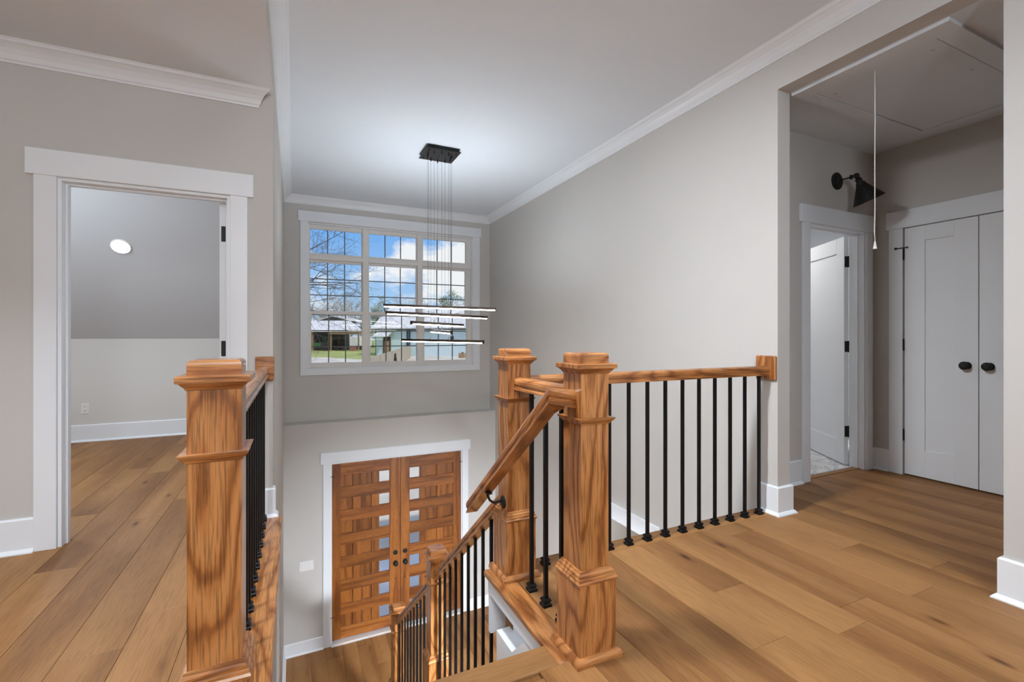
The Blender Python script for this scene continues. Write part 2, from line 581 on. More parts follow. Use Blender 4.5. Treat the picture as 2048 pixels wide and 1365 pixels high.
# edge boards (landing treads) round the stair opening
box('edge_board', floor_x, NOSE_L - .10, NOSE_R + .0, NOSE_Y - .115, NOSE_Y, -.03, .001, up, .006)
tag(box('edge_board', oak['Y'], NOSE_L - .102, NOSE_L, NOSE_Y - .115, YH + .0, -.03, .0015, up, .006), 'stained oak edge board under the balusters')
tag(box('edge_board', oak['Y'], NOSE_R, NOSE_R + .11, NOSE_Y - .115, EDGE_Y, -.03, .0015, up, .006), 'stained oak edge board under the balusters')
box('edge_board', floor_x, NOSE_R + .11, XR, EDGE_Y - .115, EDGE_Y, -.03, .001, up, .006)
box('fascia_board', trim_m, NOSE_R + .02, XR, EDGE_Y - .045, EDGE_Y - .02, -.3, -.03, up)
box('threshold', floor_x, vx0, vx1, YV + .03, YV + .08, -.01, .006, up, .003)

# ------------------------------------------------------------------ baseboards
BB, BBT, SH = .187, .016, .018


def base_run(m, fn, t0, t1, z=0.0, skew0=0.0, skew1=0.0, h=BB):
    """baseboard with a small shoe: profile (projection, height); fn maps (p, h, t)"""
    prof = [(0, 0), (BBT + SH, 0), (BBT + SH, .006), (BBT + .006, .020), (BBT, .022), (BBT, h - .008), (BBT - .006, h), (0, h)]
    m.prism(prof, lambda p, q, t: fn(p, q + z, t), lambda p, q: t0 + skew0 * p, lambda p, q: t1 + skew1 * p)


m = MB()
fR = lambda p, q, t: (XR - p, t, q)
base_run(m, fR, 2.046, 2.18, skew0=-1)
base_run(m, fR, -1.8, .967, skew1=1)
base_run(m, lambda p, q, t: (t, 2.046 - p, q), XR, XR + .12, skew0=-1, skew1=1)
base_run(m, lambda p, q, t: (XR + .12 + p, t, q), 2.046, YV, skew0=-1, skew1=-1)
base_run(m, lambda p, q, t: (t, .967 + p, q), XR, XR + .12, skew0=-1, skew1=1)
base_run(m, lambda p, q, t: (t, YV - p, q), XR + .12, vx0 - .09, skew0=1)
base_run(m, lambda p, q, t: (t, YV - p, q), vx1 + .07, XC, skew1=-1)
base_run(m, lambda p, q, t: (XC - p, t, q), cy1 + .1, YV, skew1=-1)
struct(m.obj('baseboard_right', trim_m), 'white baseboard with shoe moulding along the landing and vestibule walls')
m = MB()
base_run(m, lambda p, q, t: (t, YH - p, q), -3.2, hx0 - .075)
base_run(m, lambda p, q, t: (t, YH - p, q), hx1 + .085, XL, skew1=1)
base_run(m, lambda p, q, t: (XL + p, t, q), YH, YH + .05, skew0=-1)
base_run(m, lambda p, q, t: (t, 6.73 - p, q), -3.2, XL - .13)
struct(m.obj('baseboard_left', trim_m), 'white baseboard in the hallway and the room through the doorway')
m = MB()
base_run(m, lambda p, q, t: (t, YD - p, q), XL, dx0 - .07, z=ZL, skew0=1, h=.165)
base_run(m, lambda p, q, t: (t, YD - p, q), dx1 + .09, XR, z=ZL, skew1=-1, h=.165)
base_run(m, lambda p, q, t: (XL + p, t, q), 5.2, YD, z=ZL, skew1=-1, h=.165)
base_run(m, lambda p, q, t: (XR - p, t, q), 4.52, YD, z=ZL, skew1=-1, h=.165)
base_run(m, lambda p, q, t: (XR - p, t, q), 2.2, 3.2, z=ZL, h=.165)
struct(m.obj('baseboard_front', trim_m), 'white baseboard round the entry downstairs')

# ------------------------------------------------------------------ crown mouldings
CR = [(0, 0), (.010, 0), (.013, .010), (.020, .016), (.030, .040), (.048, .062), (.070, .078), (.084, .084), (.088, .092), (.098, .1), (0, .1)]


def crown(name, fn, t0, t1, z, label, s0=0.0, s1=0.0):
    mm = MB()
    mm.prism(CR, lambda p, q, t: fn(p, q + z, t), lambda p, q: t0 + s0 * p, lambda p, q: t1 + s1 * p)
    return struct(mm.obj(name, trim_m), label)


crown('trim_1', lambda p, q, t: (XR - p, t, q), -1.8, YF, ZC - .1, 'white crown moulding along the tall right-hand wall', s1=-1)
crown('trim_2', lambda p, q, t: (t, YF - p, q), XL, XR, ZC - .1, 'white crown moulding above the big window', s0=1, s1=-1)
crown('trim_3', lambda p, q, t: (XL + p, t, q), -1.8, YF, ZC - .1, 'white crown moulding running overhead toward the window', s1=-1)
crown('trim_4', lambda p, q, t: (t, YH - p, q), -3.2, -.212, ZH - .1, 'white crown moulding above the hallway doorway with cut end', s1=.8)


# ------------------------------------------------------------------ casings
def casing(name, label, fn, a0, a1, z0, z1, cw=.095, hh=.142, over=.033, reveal=.0, back=.12, right_leg=True, left_leg=True):
    """flat craftsman casing; fn(a, p, z): a along the wall, p out of the wall"""
    r = empty(name)
    struct(r, label)

    def bx(nm, A0, A1, P0, P1, Z0, Z1):
        mm = MB()
        vs = [fn(a, p, z) for z in (Z0, Z1) for a, p in ((A0, P0), (A1, P0), (A1, P1), (A0, P1))]
        mm.add(vs, [(0, 3, 2, 1), (4, 5, 6, 7), (0, 1, 5, 4), (1, 2, 6, 5), (2, 3, 7, 6), (3, 0, 4, 7)])
        return mm.obj(nm, trim_m, r, bevel=.0015)
    if left_leg: bx('casing_leg', a0 - cw, a0, 0, .018, z0, z1)
    if right_leg: bx('casing_leg', a1, a1 + cw, 0, .018, z0, z1)
    bx('header', a0 - cw - over, a1 + cw + over, 0, .024, z1, z1 + hh)
    if back > 0:
        bx('jamb', a0, a0 + .018, -back, 0.002, z0, z1)
        bx('jamb', a1 - .018, a1, -back, 0.002, z0, z1)
        bx('jamb', a0 + .018, a1 - .018, -back, .002, z1 - .018, z1)
        bx('stop', a0 + .018, a0 + .030, -back * .62, -back * .36, z0, z1 - .018)
        bx('stop', a1 - .030, a1 - .018, -back * .62, -back * .36, z0, z1 - .018)
        bx('stop', a0 + .03, a1 - .03, -back * .62, -back * .36, z1 - .030, z1 - .018)
    return r


fH = lambda a, p, z: (a, YH - p, z)
casing('trim_5', 'white flat casing around the open hallway doorway', fH, -1.194, -.364, 0, 2.065)
fVd = lambda a, p, z: (a, YV - p, z)
casing('trim_6', 'white flat casing around the open bathroom doorway', fVd, 3.782, 4.562, 0, 2.095, cw=.085, over=.033)
fC = lambda a, p, z: (XC - p, -a, z)
casing('trim_7', 'white flat casing around the closet doors', fC, -cy1, -cy0, 0, 2.095, cw=.10, hh=.15, over=.02, back=0)
fD = lambda a, p, z: (a, YD - p, z)
casing('trim_8', 'white flat casing around the wooden entry doors', fD, .45, 2.33, ZL, -.556, cw=.095, hh=.15, back=.14)
fO = lambda a, p, z: (XR - p, -a, z)
casing('trim_9', 'white header and casing of the downstairs opening below the balusters', fO, -4.40, -3.30, ZL, -.633, cw=.13, hh=.145, over=.03, back=.12)

# ------------------------------------------------------------------ front window
WIN = empty('window_1', (0, YF, 0))
struct(WIN, 'large white window of three double-hung units with transoms')


def wbox(name, mat, x0, x1, y0, y1, z0, z1, parent=WIN, bevel=0.0):
    o = box(name, mat, x0, x1, y0 - YF, y1 - YF, z0, z1, parent, bevel)
    return o


# casing
wbox('casing_leg', trim_m, .078, wx0, YF - .02, YF, .72, 2.757, bevel=.0015)
wbox('casing_leg', trim_m, wx1, 2.70, YF - .02, YF, .72, 2.757, bevel=.0015)
wbox('header', trim_m, .05, 2.72, YF - .026, YF, 2.757, 2.90, bevel=.0015)
wbox('apron_casing', trim_m, .078, 2.70, YF - .02, YF, .632, .72, bevel=.0015)
# jamb liner
wbox('jamb', trim_m, wx0, wx0 + .012, YF, 7.2, wz0, wz1)
wbox('jamb', trim_m, wx1 - .012, wx1, YF, 7.2, wz0, wz1)
wbox('jamb', trim_m, wx0, wx1, YF, 7.2, wz1 - .012, wz1)
wbox('sill', trim_m, wx0, wx1, YF, 7.2, wz0, wz0 + .014)
GY = 7.10
vin = plain('white_vinyl', (0.76, 0.75, 0.73), 0.4, var=0.02, vscale=5)
munt_m = plain('grille_shade_grey', (0.16, 0.155, 0.15), 0.5, var=0.05, vscale=5)  # white grilles against the sky; their shade is put into the base colour
cols = [(.204, .890), (.997, 1.692), (1.797, 2.487)]
wbox('mullion', vin, .905, .982, YF + .03, 7.18, wz0 + .014, wz1 - .012, bevel=.002)
wbox('mullion', vin, 1.706, 1.783, YF + .03, 7.18, wz0 + .014, wz1 - .012, bevel=.002)
edges = [(.187, .905), (.982, 1.706), (1.783, 2.57)]
for (g0, g1), (e0, e1) in zip(cols, edges):
    wbox('transom_bar', vin, e0, e1, YF + .03, 7.18, 2.245, 2.305, bevel=.002)

    def sash(nm, z0, z1, gz0, gz1, gx0, gx1, y, nh):
        r = empty(nm)
        r.parent = WIN
        r.location = (0, y - YF, 0)
        t = .022
        for a, b, c, d in ((e0, gx0, z0, z1), (gx1, e1, z0, z1), (gx0, gx1, z0, gz0), (gx0, gx1, gz1, z1)):
            box('sash_rail', vin, a, b, -t, t, c, d, r, .002)
        box('pane', glass_m, gx0 - .003, gx1 + .003, -.002, .002, gz0 - .003, gz1 + .003, r)
        for i in (1, 2):
            x = gx0 + (gx1 - gx0) * i / 3
            box('muntin', munt_m, x - .007, x + .007, .005, .013, gz0, gz1, r)
        for i in range(1, nh + 1):
            z = gz0 + (gz1 - gz0) * i / (nh + 1)
            box('muntin', munt_m, gx0, gx1, .0052, .0128, z - .007, z + .007, r)
    sash('transom_sash', 2.305, 2.733, 2.338, 2.676, g0, g1, GY + .01, 0)
    sash('upper_sash', 1.470, 2.245, 1.527, 2.213, g0, g1, GY + .03, 2)
    sash('lower_sash', .733, 1.527, .800, 1.480, g0 + .014, g1 + .006, GY - .018, 2)
    for i in (.22, .8):
        x = g0 + (g1 - g0) * i
        wbox('sash_lock', vin, x - .03, x + .03, GY - .03, GY + .0, 1.527, 1.540, bevel=.004)

# ------------------------------------------------------------------ entry doors
ROWZ = [(-.742, -.905), (-1.064, -1.228), (-1.384, -1.550), (-1.703, -1.871), (-2.022, -2.193), (-2.343, -2.516), (-2.664, -2.840)]
GZ0 = ZL + .045


def knob_set(par, x, y, z, s, kx=0):
    M = Matrix.Translation((x, y, z)) @ Matrix.Rotation(PI / 2, 4, 'X')
    MB().lathe([(.033, 0), (.033, .008), (.014, .012), (.013, .035), (.026, .042), (.031, .055), (.027, .066), (.0, .070)], 20, M).obj('knob', matte_black, par, smooth=True)


def entry_leaf(name, label, xs, hinge_x, hinge_side, knob_x):
    """xs: leaf edge, panel col A, panel col B, glass col, ..., leaf edge in increasing x as (start, end) pairs"""
    lx0, lx1, openings, glass_i = xs
    Y0 = YD + .02
    T = .045
    r = empty(name, ((lx0 + lx1) / 2, Y0, GZ0))
    struct(r, label)
    bx = lambda nm, mt, x0, x1, y0, y1, z0, z1, bv=0.0: box(nm, mt, x0 - r.location.x, x1 - r.location.x, y0 - Y0, y1 - Y0, z0 - GZ0, z1 - GZ0, r, bv)
    ox0, ox1 = openings[0][0], openings[-1][1]
    top = -.562
    bx('stile', drw['Z'], lx0, ox0, Y0, Y0 + T, GZ0, top, .002)
    bx('stile', drw['Z'], ox1, lx1, Y0, Y0 + T, GZ0, top, .002)
    zs = [top] + [z for rw in ROWZ for z in rw] + [GZ0]
    for i in range(0, len(zs), 2):
        bx('rail', drw['X'], ox0, ox1, Y0 + .001, Y0 + T, zs[i + 1], zs[i], .002)
    for (z1, z0) in ROWZ:
        for j, (a, b) in enumerate(openings):
            if j < 2:
                bx('mid_stile', drw['Z'], openings[j][1], openings[j + 1][0], Y0 + .003, Y0 + T, z0, z1, .002)
            if j == glass_i:
                bx('pane', glass_m, a, b, Y0 + .020, Y0 + .026, z0, z1)
                for (p, q, s_, t_) in ((a, a + .007, z0, z1), (b - .007, b, z0, z1), (a + .007, b - .007, z0, z0 + .007), (a + .007, b - .007, z1 - .007, z1)):
                    bx('glass_bead', drw['Z'], p, q, Y0 + .008, Y0 + .020, s_, t_)
            else:
                bx('panel', drw['Z'], a, b, Y0 + .026, Y0 + T - .005, z0, z1)
    for z in (-1.945, -2.093):
        M = Matrix.Translation((knob_x - r.location.x, 0, z - GZ0)) @ Matrix.Rotation(PI / 2, 4, 'X')
        if z > -2:
            MB().lathe([(.032, 0), (.032, .008), (.026, .014), (.012, .016), (.011, .024), (0, .025)], 20, M).obj('deadbolt', matte_black, r, smooth=False)
        else:
            MB().lathe([(.033, 0), (.033, .008), (.014, .012), (.013, .032), (.027, .040), (.031, .052), (.025, .062), (0, .066)], 20, M).obj('knob', matte_black, r, smooth=True)
    M = Matrix.Translation((knob_x - r.location.x, 0, -2.32 - GZ0)) @ Matrix.Rotation(PI / 2, 4, 'X')
    MB().lathe([(.009, -.002), (.009, .001), (0, .0012)], 10, M).obj('bolt_hole', dark_m, r)
    for z in (-.80, -1.44, -2.06, -2.72):
        hx = hinge_x - r.location.x
        o = bx('hinge', matte_black, hinge_x - .008, hinge_x + .008, Y0 - .010, Y0 + .006, z - .05, z + .05, .003)
    for z in (-.745, -2.665):
        if hinge_side > 0 and z < -2: continue
        M = Matrix.Translation((hinge_x - r.location.x, -.012, z - GZ0))
        mm = MB()
        mm.tube([M @ Vector((-.045, -.012, 0)), M @ Vector((.045, -.012, .004))], .004, 6)
        mm.tube([M @ Vector((0, 0, -.01)), M @ Vector((0, -.012, .006))], .006, 6)
        mm.obj('hinge_stop', matte_black, r)
    return r


entry_leaf('door_1', 'mahogany entry door leaf with the glass lights on its right edge', (.453, 1.396, [(.579, .742), (.848, .992), (1.092, 1.247)], 2), .453, -1, 1.326)
entry_leaf('door_2', 'mahogany entry door leaf with the glass lights on its left edge', (1.402, 2.327, [(1.526, 1.682), (1.773, 1.942), (2.034, 2.194)], 0), 2.327, 1, 1.464)
struct(box('trim_10', plain('aluminium_sill', (0.72, 0.70, 0.68), 0.4, 0.3, var=0.05), .45, 2.33, YD - .055, YD + .14, ZL - .0, ZL + .03, bevel=.006), 'pale door sill under the entry doors')

# ------------------------------------------------------------------ white interior doors
def panel_door(parent, w, h, t=.035, st=.115, top=.125, bot=.21, knob=None, panels=None):
    """shaker slab in local coords: x 0..w, y 0..t (front face at y=0), z 0..h"""
    box('stile', door_m, 0, st, 0, t, 0, h, parent, .0015)
    box('stile', door_m, w - st, w, 0, t, 0, h, parent, .0015)
    box('rail', door_m, st, w - st, .0, t, 0, bot, parent, .0015)
    box('rail', door_m, st, w - st, .0, t, h - top, h, parent, .0015)
    box('panel', door_m, st, w - st, .012, t - .009, bot, h - top, parent)


def hinge(parent, x, y, z, w=.012, h=.1):
    o = MB().lathe([(.007, -h / 2 - .004), (.007, h / 2 + .004)], 10).obj('hinge', matte_black, parent, (x, y, z))
    return o


cw = (cy1 - cy0) / 2 - .006
for nm, yy, lab, sgn in (('door_3', cy1 - .006, 'white single-panel closet door on the left of the pair', 1), ('door_4', 1.716 - .004, 'white closet door partly hidden by the wall end on the right', -1)):
    r = empty(nm, (XC - .001, yy, .012), (0, 0, -PI / 2))
    struct(r, lab)
    panel_door(r, cw - .001, 2.078, knob=None, st=.142, top=.122, bot=.222)
    kx = .408 if sgn > 0 else .060
    M = Matrix.Translation((kx, 0, .938)) @ Matrix.Rotation(PI / 2, 4, 'X')
    MB().lathe([(.029, 0), (.029, .006), (.013, .010), (.012, .030), (.027, .040), (.032, .052), (.026, .064), (0, .068)], 20, M).obj('knob', matte_black, r, smooth=True)
    hxx = -.003 if sgn > 0 else cw + .006
    for z in (.327, 1.091, 1.861):
        hinge(r, hxx, -.006, z, h=.09)
    if sgn > 0:
        mm = MB()
        mm.tube([(-.05, -.024, 1.914), (.025, -.018, 1.914)], .004, 8)
        mm.lathe([(.009, -.006), (.009, .006)], 10, Matrix.Translation((-.052, -.024, 1.914)) @ Matrix.Rotation(PI / 2, 4, 'Y'))
        mm.lathe([(.006, -.006), (.006, .006)], 10, Matrix.Translation((.028, -.018, 1.914)) @ Matrix.Rotation(PI / 2, 4, 'Y'))
        mm.obj('hinge_stop', matte_black, r)

# bathroom door, swung in
ang = math.atan2(3.103 - 2.628, 4.849 - 4.555)
r = empty('door_5', (4.556, 2.555, .012), (0, 0, ang))
struct(r, 'open white bathroom door with black hinges')
inner = empty('leaf')
inner.parent = r
# front (seen) face is the far side of local +y
for nm, a in (('stile', (0, .115, 0, .035, 0, 2.07)), ('stile', (.66, .76, 0, .035, 0, 2.07)), ('rail', (.115, .66, 0, .035, 0, .21)), ('rail', (.115, .66, 0, .035, 1.93, 2.07)), ('panel', (.115, .66, .009, .026, .21, 1.93))):
    box(nm, door_m, *a, r, .0015)
bpy.data.objects.remove(inner)
for z in (.30, 1.07, 1.84):
    h_ = box('hinge', matte_black, -.004, .001, -.002, .030, z - .05, z + .05, r, .004)
    box('hinge_plate', chrome_m if z > 1.5 else matte_black, -.012, -.008, -.045, -.006, z - .05, z + .05, r, .002)
    MB().lathe([(.007, -.052), (.007, .052)], 10).obj('hinge_pin', matte_black, r, (-.006, -.006, z))

# bedroom door, swung open behind the jamb
r = empty('door_6', (-.402, YH + .118, .012), (0, 0, math.radians(88)))
struct(r, 'white door folded open inside the hallway doorway showing its hinge edge')
box('stile', door_m, 0, .115, 0, .036, 0, 2.03, r, .0015)
box('stile', door_m, .70, .80, 0, .036, 0, 2.03, r, .0015)
box('rail', door_m, .115, .70, 0, .036, 0, .21, r, .0015)
box('rail', door_m, .115, .70, 0, .036, 1.90, 2.03, r, .0015)
box('panel', door_m, .115, .70, .009, .027, .21, 1.90, r)
for z in (.33, 1.085, 1.83):
    box('hinge', matte_black, -.004, .0005, .001, .026, z - .05, z + .05, r, .003)

# ------------------------------------------------------------------ newel posts
def newel(loc, label, base=0.0, height=1.117):
    """box newel on a square plinth"""
    r = empty('newel_post', loc)
    tag(r, label, 'newel post', 'oak box newel posts')
    bb = MB().sq([(.080, base), (.080, .286)]).obj('base_block', oak['Z'], r, bevel=.002)
    MB().sq([(.080, base), (.098, base), (.098, base + .010), (.096, base + .018), (.090, base + .027), (.080, base + .030)]).obj('shoe_moulding', oak['X'], bb)
    MB().sq([(.070, .278), (.0835, .283), (.0845, .290), (.0805, .296), (.0795, .303), (.0755, .306), (.0745, .315), (.069, .320), (.067, .327), (.058, .328)]).obj('base_moulding', oak['X'], bb)
    MB().sq([(.061, .30), (.061, 1.06)]).obj('shaft', oak['Z'], r, bevel=.0015)
    MB().sq([(.060, .854), (.064, .855), (.066, .861), (.071, .865), (.077, .872), (.079, .878), (.060, .8785)]).obj('collar', oak['X'], r)
    cp = MB().sq([(.060, 1.040), (.0635, 1.041), (.066, 1.047), (.072, 1.053), (.076, 1.058), (.082, 1.0595), (.083, 1.062), (.083, 1.075), (.080, 1.078), (.05, 1.0785)]).obj('cap', oak['X'], r)
    MB().sq([(.061, 1.075), (.061, 1.105), (.0595, 1.111), (.055, 1.1155), (.049, 1.117)]).obj('cap_block', oak['X'], cp)
    return r


N1, N2, N3 = (1.0, 1.485), (.997, 2.112), (-.186, 1.482)
newel((*N1, 0), 'nearest right-hand oak newel post at the top of the stairs')
newel((*N2, 0), 'oak newel post behind the nearest one, where the stair rail starts')
newel((*N3, 0), 'oak newel post at the left with bold cathedral grain')
N4, N5 = (.997, 3.52), (.997, 4.99)
Z4, Z5 = -.455 - 1.117, -1.665 - 1.117
newel((*N4, Z4), 'oak newel post halfway down the stairs in front of the entry doors')
newel((*N5, Z5), 'lowest oak newel post near the foot of the stairs')

# ------------------------------------------------------------------ railings
RAILP = [(-.031, 0), (.031, 0), (.031, .010), (.026, .014), (.026, .024), (.031, .029), (.032, .043), (.028, .054), (.018, .060), (0, .062), (-.018, .060), (-.028, .054), (-.032, .043), (-.031, .029), (-.026, .024), (-.026, .014), (-.031, .010)]
RB = .918      # underside of the level rails
bal_me = {}


def baluster(parent, x, y, z0, z1, shoe=True):
    h = round(z1 - z0, 3)
    if h not in bal_me:
        me = MB().box(-.0085, .0085, -.0085, .0085, 0, h).mesh('baluster', .001)
        me.materials.append(black_m)
        bal_me[h] = me
    o = place('baluster', bal_me[h], parent, (x, y, z0))
    if shoe:
        if 'shoe' not in bal_me:
            me = MB().sq([(.0205, 0), (.0205, .011), (.018, .013), (.0145, .016), (.0145, .020), (.0185, .023), (.0185, .027), (.014, .035), (.0095, .036)]).mesh('shoe')
            me.materials.append(black_m)
            bal_me['shoe'] = me
        place('shoe', bal_me['shoe'], o)
    return o


def level_rail(label, p0, p1, bals, rosette=None):
    a, b = Vector(p0), Vector(p1)
    L = (b - a).length
    r = empty('guard_railing', ((a.x + b.x) / 2, (a.y + b.y) / 2, 0))
    tag(r, label, 'railing', 'oak guard railings')
    along_y = abs(b.y - a.y) > abs(b.x - a.x)
    mm = MB()
    if along_y:
        mm.prism(RAILP, lambda p, q, t: (p, t, q), -L / 2, L / 2)
        mm.obj('handrail', oak['Y'], r, (0, 0, RB), smooth=False)
    else:
        mm.prism(RAILP, lambda p, q, t: (t, p, q), -L / 2, L / 2)
        mm.obj('handrail', oak['X'], r, (0, 0, RB), smooth=False)
    for (x, y) in bals:
        baluster(r, x - r.location.x, y - r.location.y, 0.001, RB + .004)
    return r


# left guard
r = level_rail('oak guard railing with black balusters running from the left newel to the hallway wall', (N3[0], N3[1] + .061), (-.172, YH - .02), [(-.176, 1.617 + .1345 * i) for i in range(14) if 1.617 + .1345 * i < 3.38])
box('rosette', oak['X'], -.225 + .1795, -.117 + .1795, YH - .022 - r.location.y, YH - r.location.y, .889, 1.045, r, .004)
# the rail itself sits over the balusters
r = level_rail('short oak guard railing between the two right-hand newels', (N1[0], N1[1] + .061), (N2[0], N2[1] - .061), [(.997, 1.655), (.997, 1.789), (.997, 1.923)])
r = level_rail('oak guard railing with black balusters running to the tall right-hand wall', (N2[0] + .061, N2[1]), (XR - .022, 2.115), [(1.175 + .1345 * i, 2.114) for i in range(13) if 1.175 + .1345 * i < 2.82])
mm = MB()
box('rosette', oak['Z'], XR - .024 - r.location.x, XR - r.location.x, 2.048 - r.location.y, 2.192 - r.location.y, .886, 1.047, r, .006)

SLOPE = .79
RISE, RUN, NST = -ZL / 15, .2565, 15


def nose_z(y):
    return -SLOPE * (y - NOSE_Y)


SANG = -math.atan(SLOPE)


def tilt(mb):
    """turn a sloping mesh level, so that its grain runs along its own Y axis"""
    Ri = Matrix.Rotation(-SANG, 3, 'X')
    mb.v = [tuple(Ri @ Vector(p)) for p in mb.v]
    return mb


def slope_rail(label, y0, z0, y1, x, bals):
    """rail with plumb-cut ends; z0 is the underside at y0"""
    r = empty('stair_railing', (x, y0, z0))
    tag(r, label, 'railing', 'oak stair railings')
    mm = MB()
    c = math.sqrt(1 + SLOPE * SLOPE)
    mm.prism([(p, q * c) for p, q in RAILP], lambda p, q, t: (p, t, q - SLOPE * t), 0, y1 - y0)
    tilt(mm).obj('handrail', oak['Y'], r, rot=(SANG, 0, 0))
    for y in bals:
        k = int((y - NOSE_Y) / RUN + 1e-6) + 1
        zb = -RISE * k
        zt = z0 - SLOPE * (y - y0) + .012
        baluster(r, 0, y - y0, zb - z0, zt - z0, True)
    return r


# underside line of the stair rail passes about z=.165 at y=2.416
ZS = lambda y: .148 - SLOPE * (y - 2.416)
slope_rail('upper flight of oak stair rail sloping down from the middle newel with black balusters', N2[1] + .061, ZS(N2[1] + .061), N4[1] - .061, .997, [2.285 + .1265 * i for i in range(10) if 2.285 + .1265 * i < 3.45])
ZS2 = lambda y: -.905 - SLOPE * (y - 3.75)
slope_rail('lower flight of oak stair rail between the two lowest newels', N4[1] + .061, ZS2(N4[1] + .061), N5[1] - .061, .997, [3.64 + .1265 * i for i in range(11) if 3.64 + .1265 * i < 4.92])

# bracketed hand rail beside the two right newels
HX, HYc, HZ = .852, 1.487, .913
r = empty('stair_handrail', (HX, HYc, HZ))
tag(r, 'short oak handrail sloping down from the nearest newel on a black bracket', 'handrail')
mm = MB()
c = math.sqrt(1 + SLOPE * SLOPE)
HL = .845
P2 = [(p, q * c * .86) for p, q in RAILP]
mm.prism(P2, lambda p, q, t: (p, t, q - SLOPE * t), lambda p, q: p, HL)
tilt(mm).obj('handrail', oak['Y'], r, rot=(SANG, 0, 0))
mm = MB()
mm.prism([(p, q) for p, q in P2], lambda p, q, t: (t, p, q - SLOPE * p * (1 if t < .05 else 0)), lambda p, q: p, N1[0] - .061 - HX)
mm.obj('rail_return', oak['X'], r)
# bracket
bk = MB()
by, bz = .62, -SLOPE * .62
bk.tube([(0, by, bz + .002), (0, by, bz - .02), (.012, by, bz - .045), (.035, by, bz - .06), (.06, by, bz - .055), (N2[0] - .063 - HX, by, bz - .05)], [.006, .006, .006, .006, .006, .008], 10)
bk.obj('bracket', matte_black, r, smooth=True)
MB().lathe([(.030, 0), (.030, .004), (.022, .009), (0, .010)], 18, Matrix.Translation((N2[0] - .061 - HX, by, bz - .062)) @ Matrix.Rotation(-PI / 2, 4, 'Y')).obj('bracket_plate', matte_black, r)
MB().box(-.012, .012, by - .03, by + .03, bz - .006, bz + .002).obj('bracket_saddle', matte_black, r)

# ------------------------------------------------------------------ staircase
st = empty('staircase', (.4, NOSE_Y, ZL))
tag(st, 'flight of stairs dropping away below the landing edge', 'stairs')
sbox = lambda nm, mt, x0, x1, y0, y1, z0, z1, bv=0.0: box(nm, mt, x0 - .4, x1 - .4, y0 - NOSE_Y, y1 - NOSE_Y, z0 - ZL, z1 - ZL, st, bv)
SX0, SX1 = XL + .02, 1.06
for k in range(1, NST):
    y = NOSE_Y + RUN * (k - 1)
    xr_ = NOSE_R + .025 if y + RUN < 2.2 else SX1
    sbox('tread', floor_x, SX0, xr_, y - .03, y + RUN, -RISE * k - .028, -RISE * k, .005)
for k in range(1, NST + 1):
    y = NOSE_Y - .025 + RUN * (k - 1)
    xr_ = NOSE_R + .025 if y + RUN < 2.2 else SX1 - .02
    sbox('riser', trim_m, SX0, xr_, y, y + .015, -RISE * k, -RISE * (k - 1) - .028)
# white stringer on the open side
yy0, yy1 = 2.2, NOSE_Y + RUN * (NST - 1)
mm = MB()
mm.prism([(yy0, -SLOPE * (yy0 - NOSE_Y) - .25), (yy1 + .05, ZL + .05), (yy1 + .05, ZL), (yy0, ZL)], lambda p, q, t: (t - .4, p - NOSE_Y, q - ZL), SX1 - .05, SX1 - .02)
mm.obj('stringer', trim_m, st)

# wall below the oak ledge: recessed panel, apron and skirt
m = MB()
m.box(NOSE_R + .09, NOSE_R + .18, 1.3, 2.035, -.58, -.03)
struct(m.obj('wall_right', trim_m), 'white stairwell wall below the oak ledge')
m = MB()
m.box(NOSE_R + .015, NOSE_R + .09, 1.45, 2.17, -.105, -.03)
m.prism([(1.45, .2), (1.68, -.03), (1.77, -.115), (1.90, -.24), (2.075, -.24), (2.075, -1.2), (1.45, -1.2)], lambda p, q, t: (t, p, min(q, -.03)), NOSE_R + .02, NOSE_R + .09)
struct(m.obj('trim_11', trim_m), 'white apron and skirt board on the stairwell wall below the oak ledge')

# ------------------------------------------------------------------ pendant chandelier
PC = Vector((1.37, 4.715, 0))
pd = empty('pendant_light', (PC.x, PC.y, 0))
tag(pd, 'black pendant light of five slim glowing bars hanging on wires before the window', 'pendant light')
cz = 3.05
cn = MB().box(-.165, .165, -.150, .150, cz + .004, ZC).obj('canopy', black_m, pd)
MB().box(-.178, .178, -.165, .165, cz, cz + .006).obj('canopy_plate', black_m, cn)
for sx in (-1, 1):
    for sy in (-1, 1):
        MB().lathe([(.006, 0), (.006, .012)], 8).obj('canopy_screw', matte_black, cn, (sx * .14, sy * .12, cz - .012))
Dc = PC.dot(FV)
bars = [(.8, (767.3, 611.8), (991.3, 619.5)), (36.8, (772.3, 626.5), (974, 636.3)), (72.8, (822.7, 646.5), (926, 652.1)), (-71.2, (862.7, 663.0), (903, 666.0)), (-35.2, (804.9, 681.5), (966.8, 685.0))]
BW = .011


def bar_end(beta, u, v):
    d = RV * math.cos(beta) + FV * math.sin(beta)
    # point PC + t d whose image column is u
    k = (u - 1024) / FPX
    p0, q0 = PC.dot(RV), PC.dot(FV)
    t = (k * q0 - p0) / (math.cos(beta) - k * math.sin(beta))
    P = Vector((PC.x, PC.y, 0)) + d * t
    D = P.dot(FV)
    return Vector((P.x, P.y, EYE - (v - HY) / FPX * D)), t


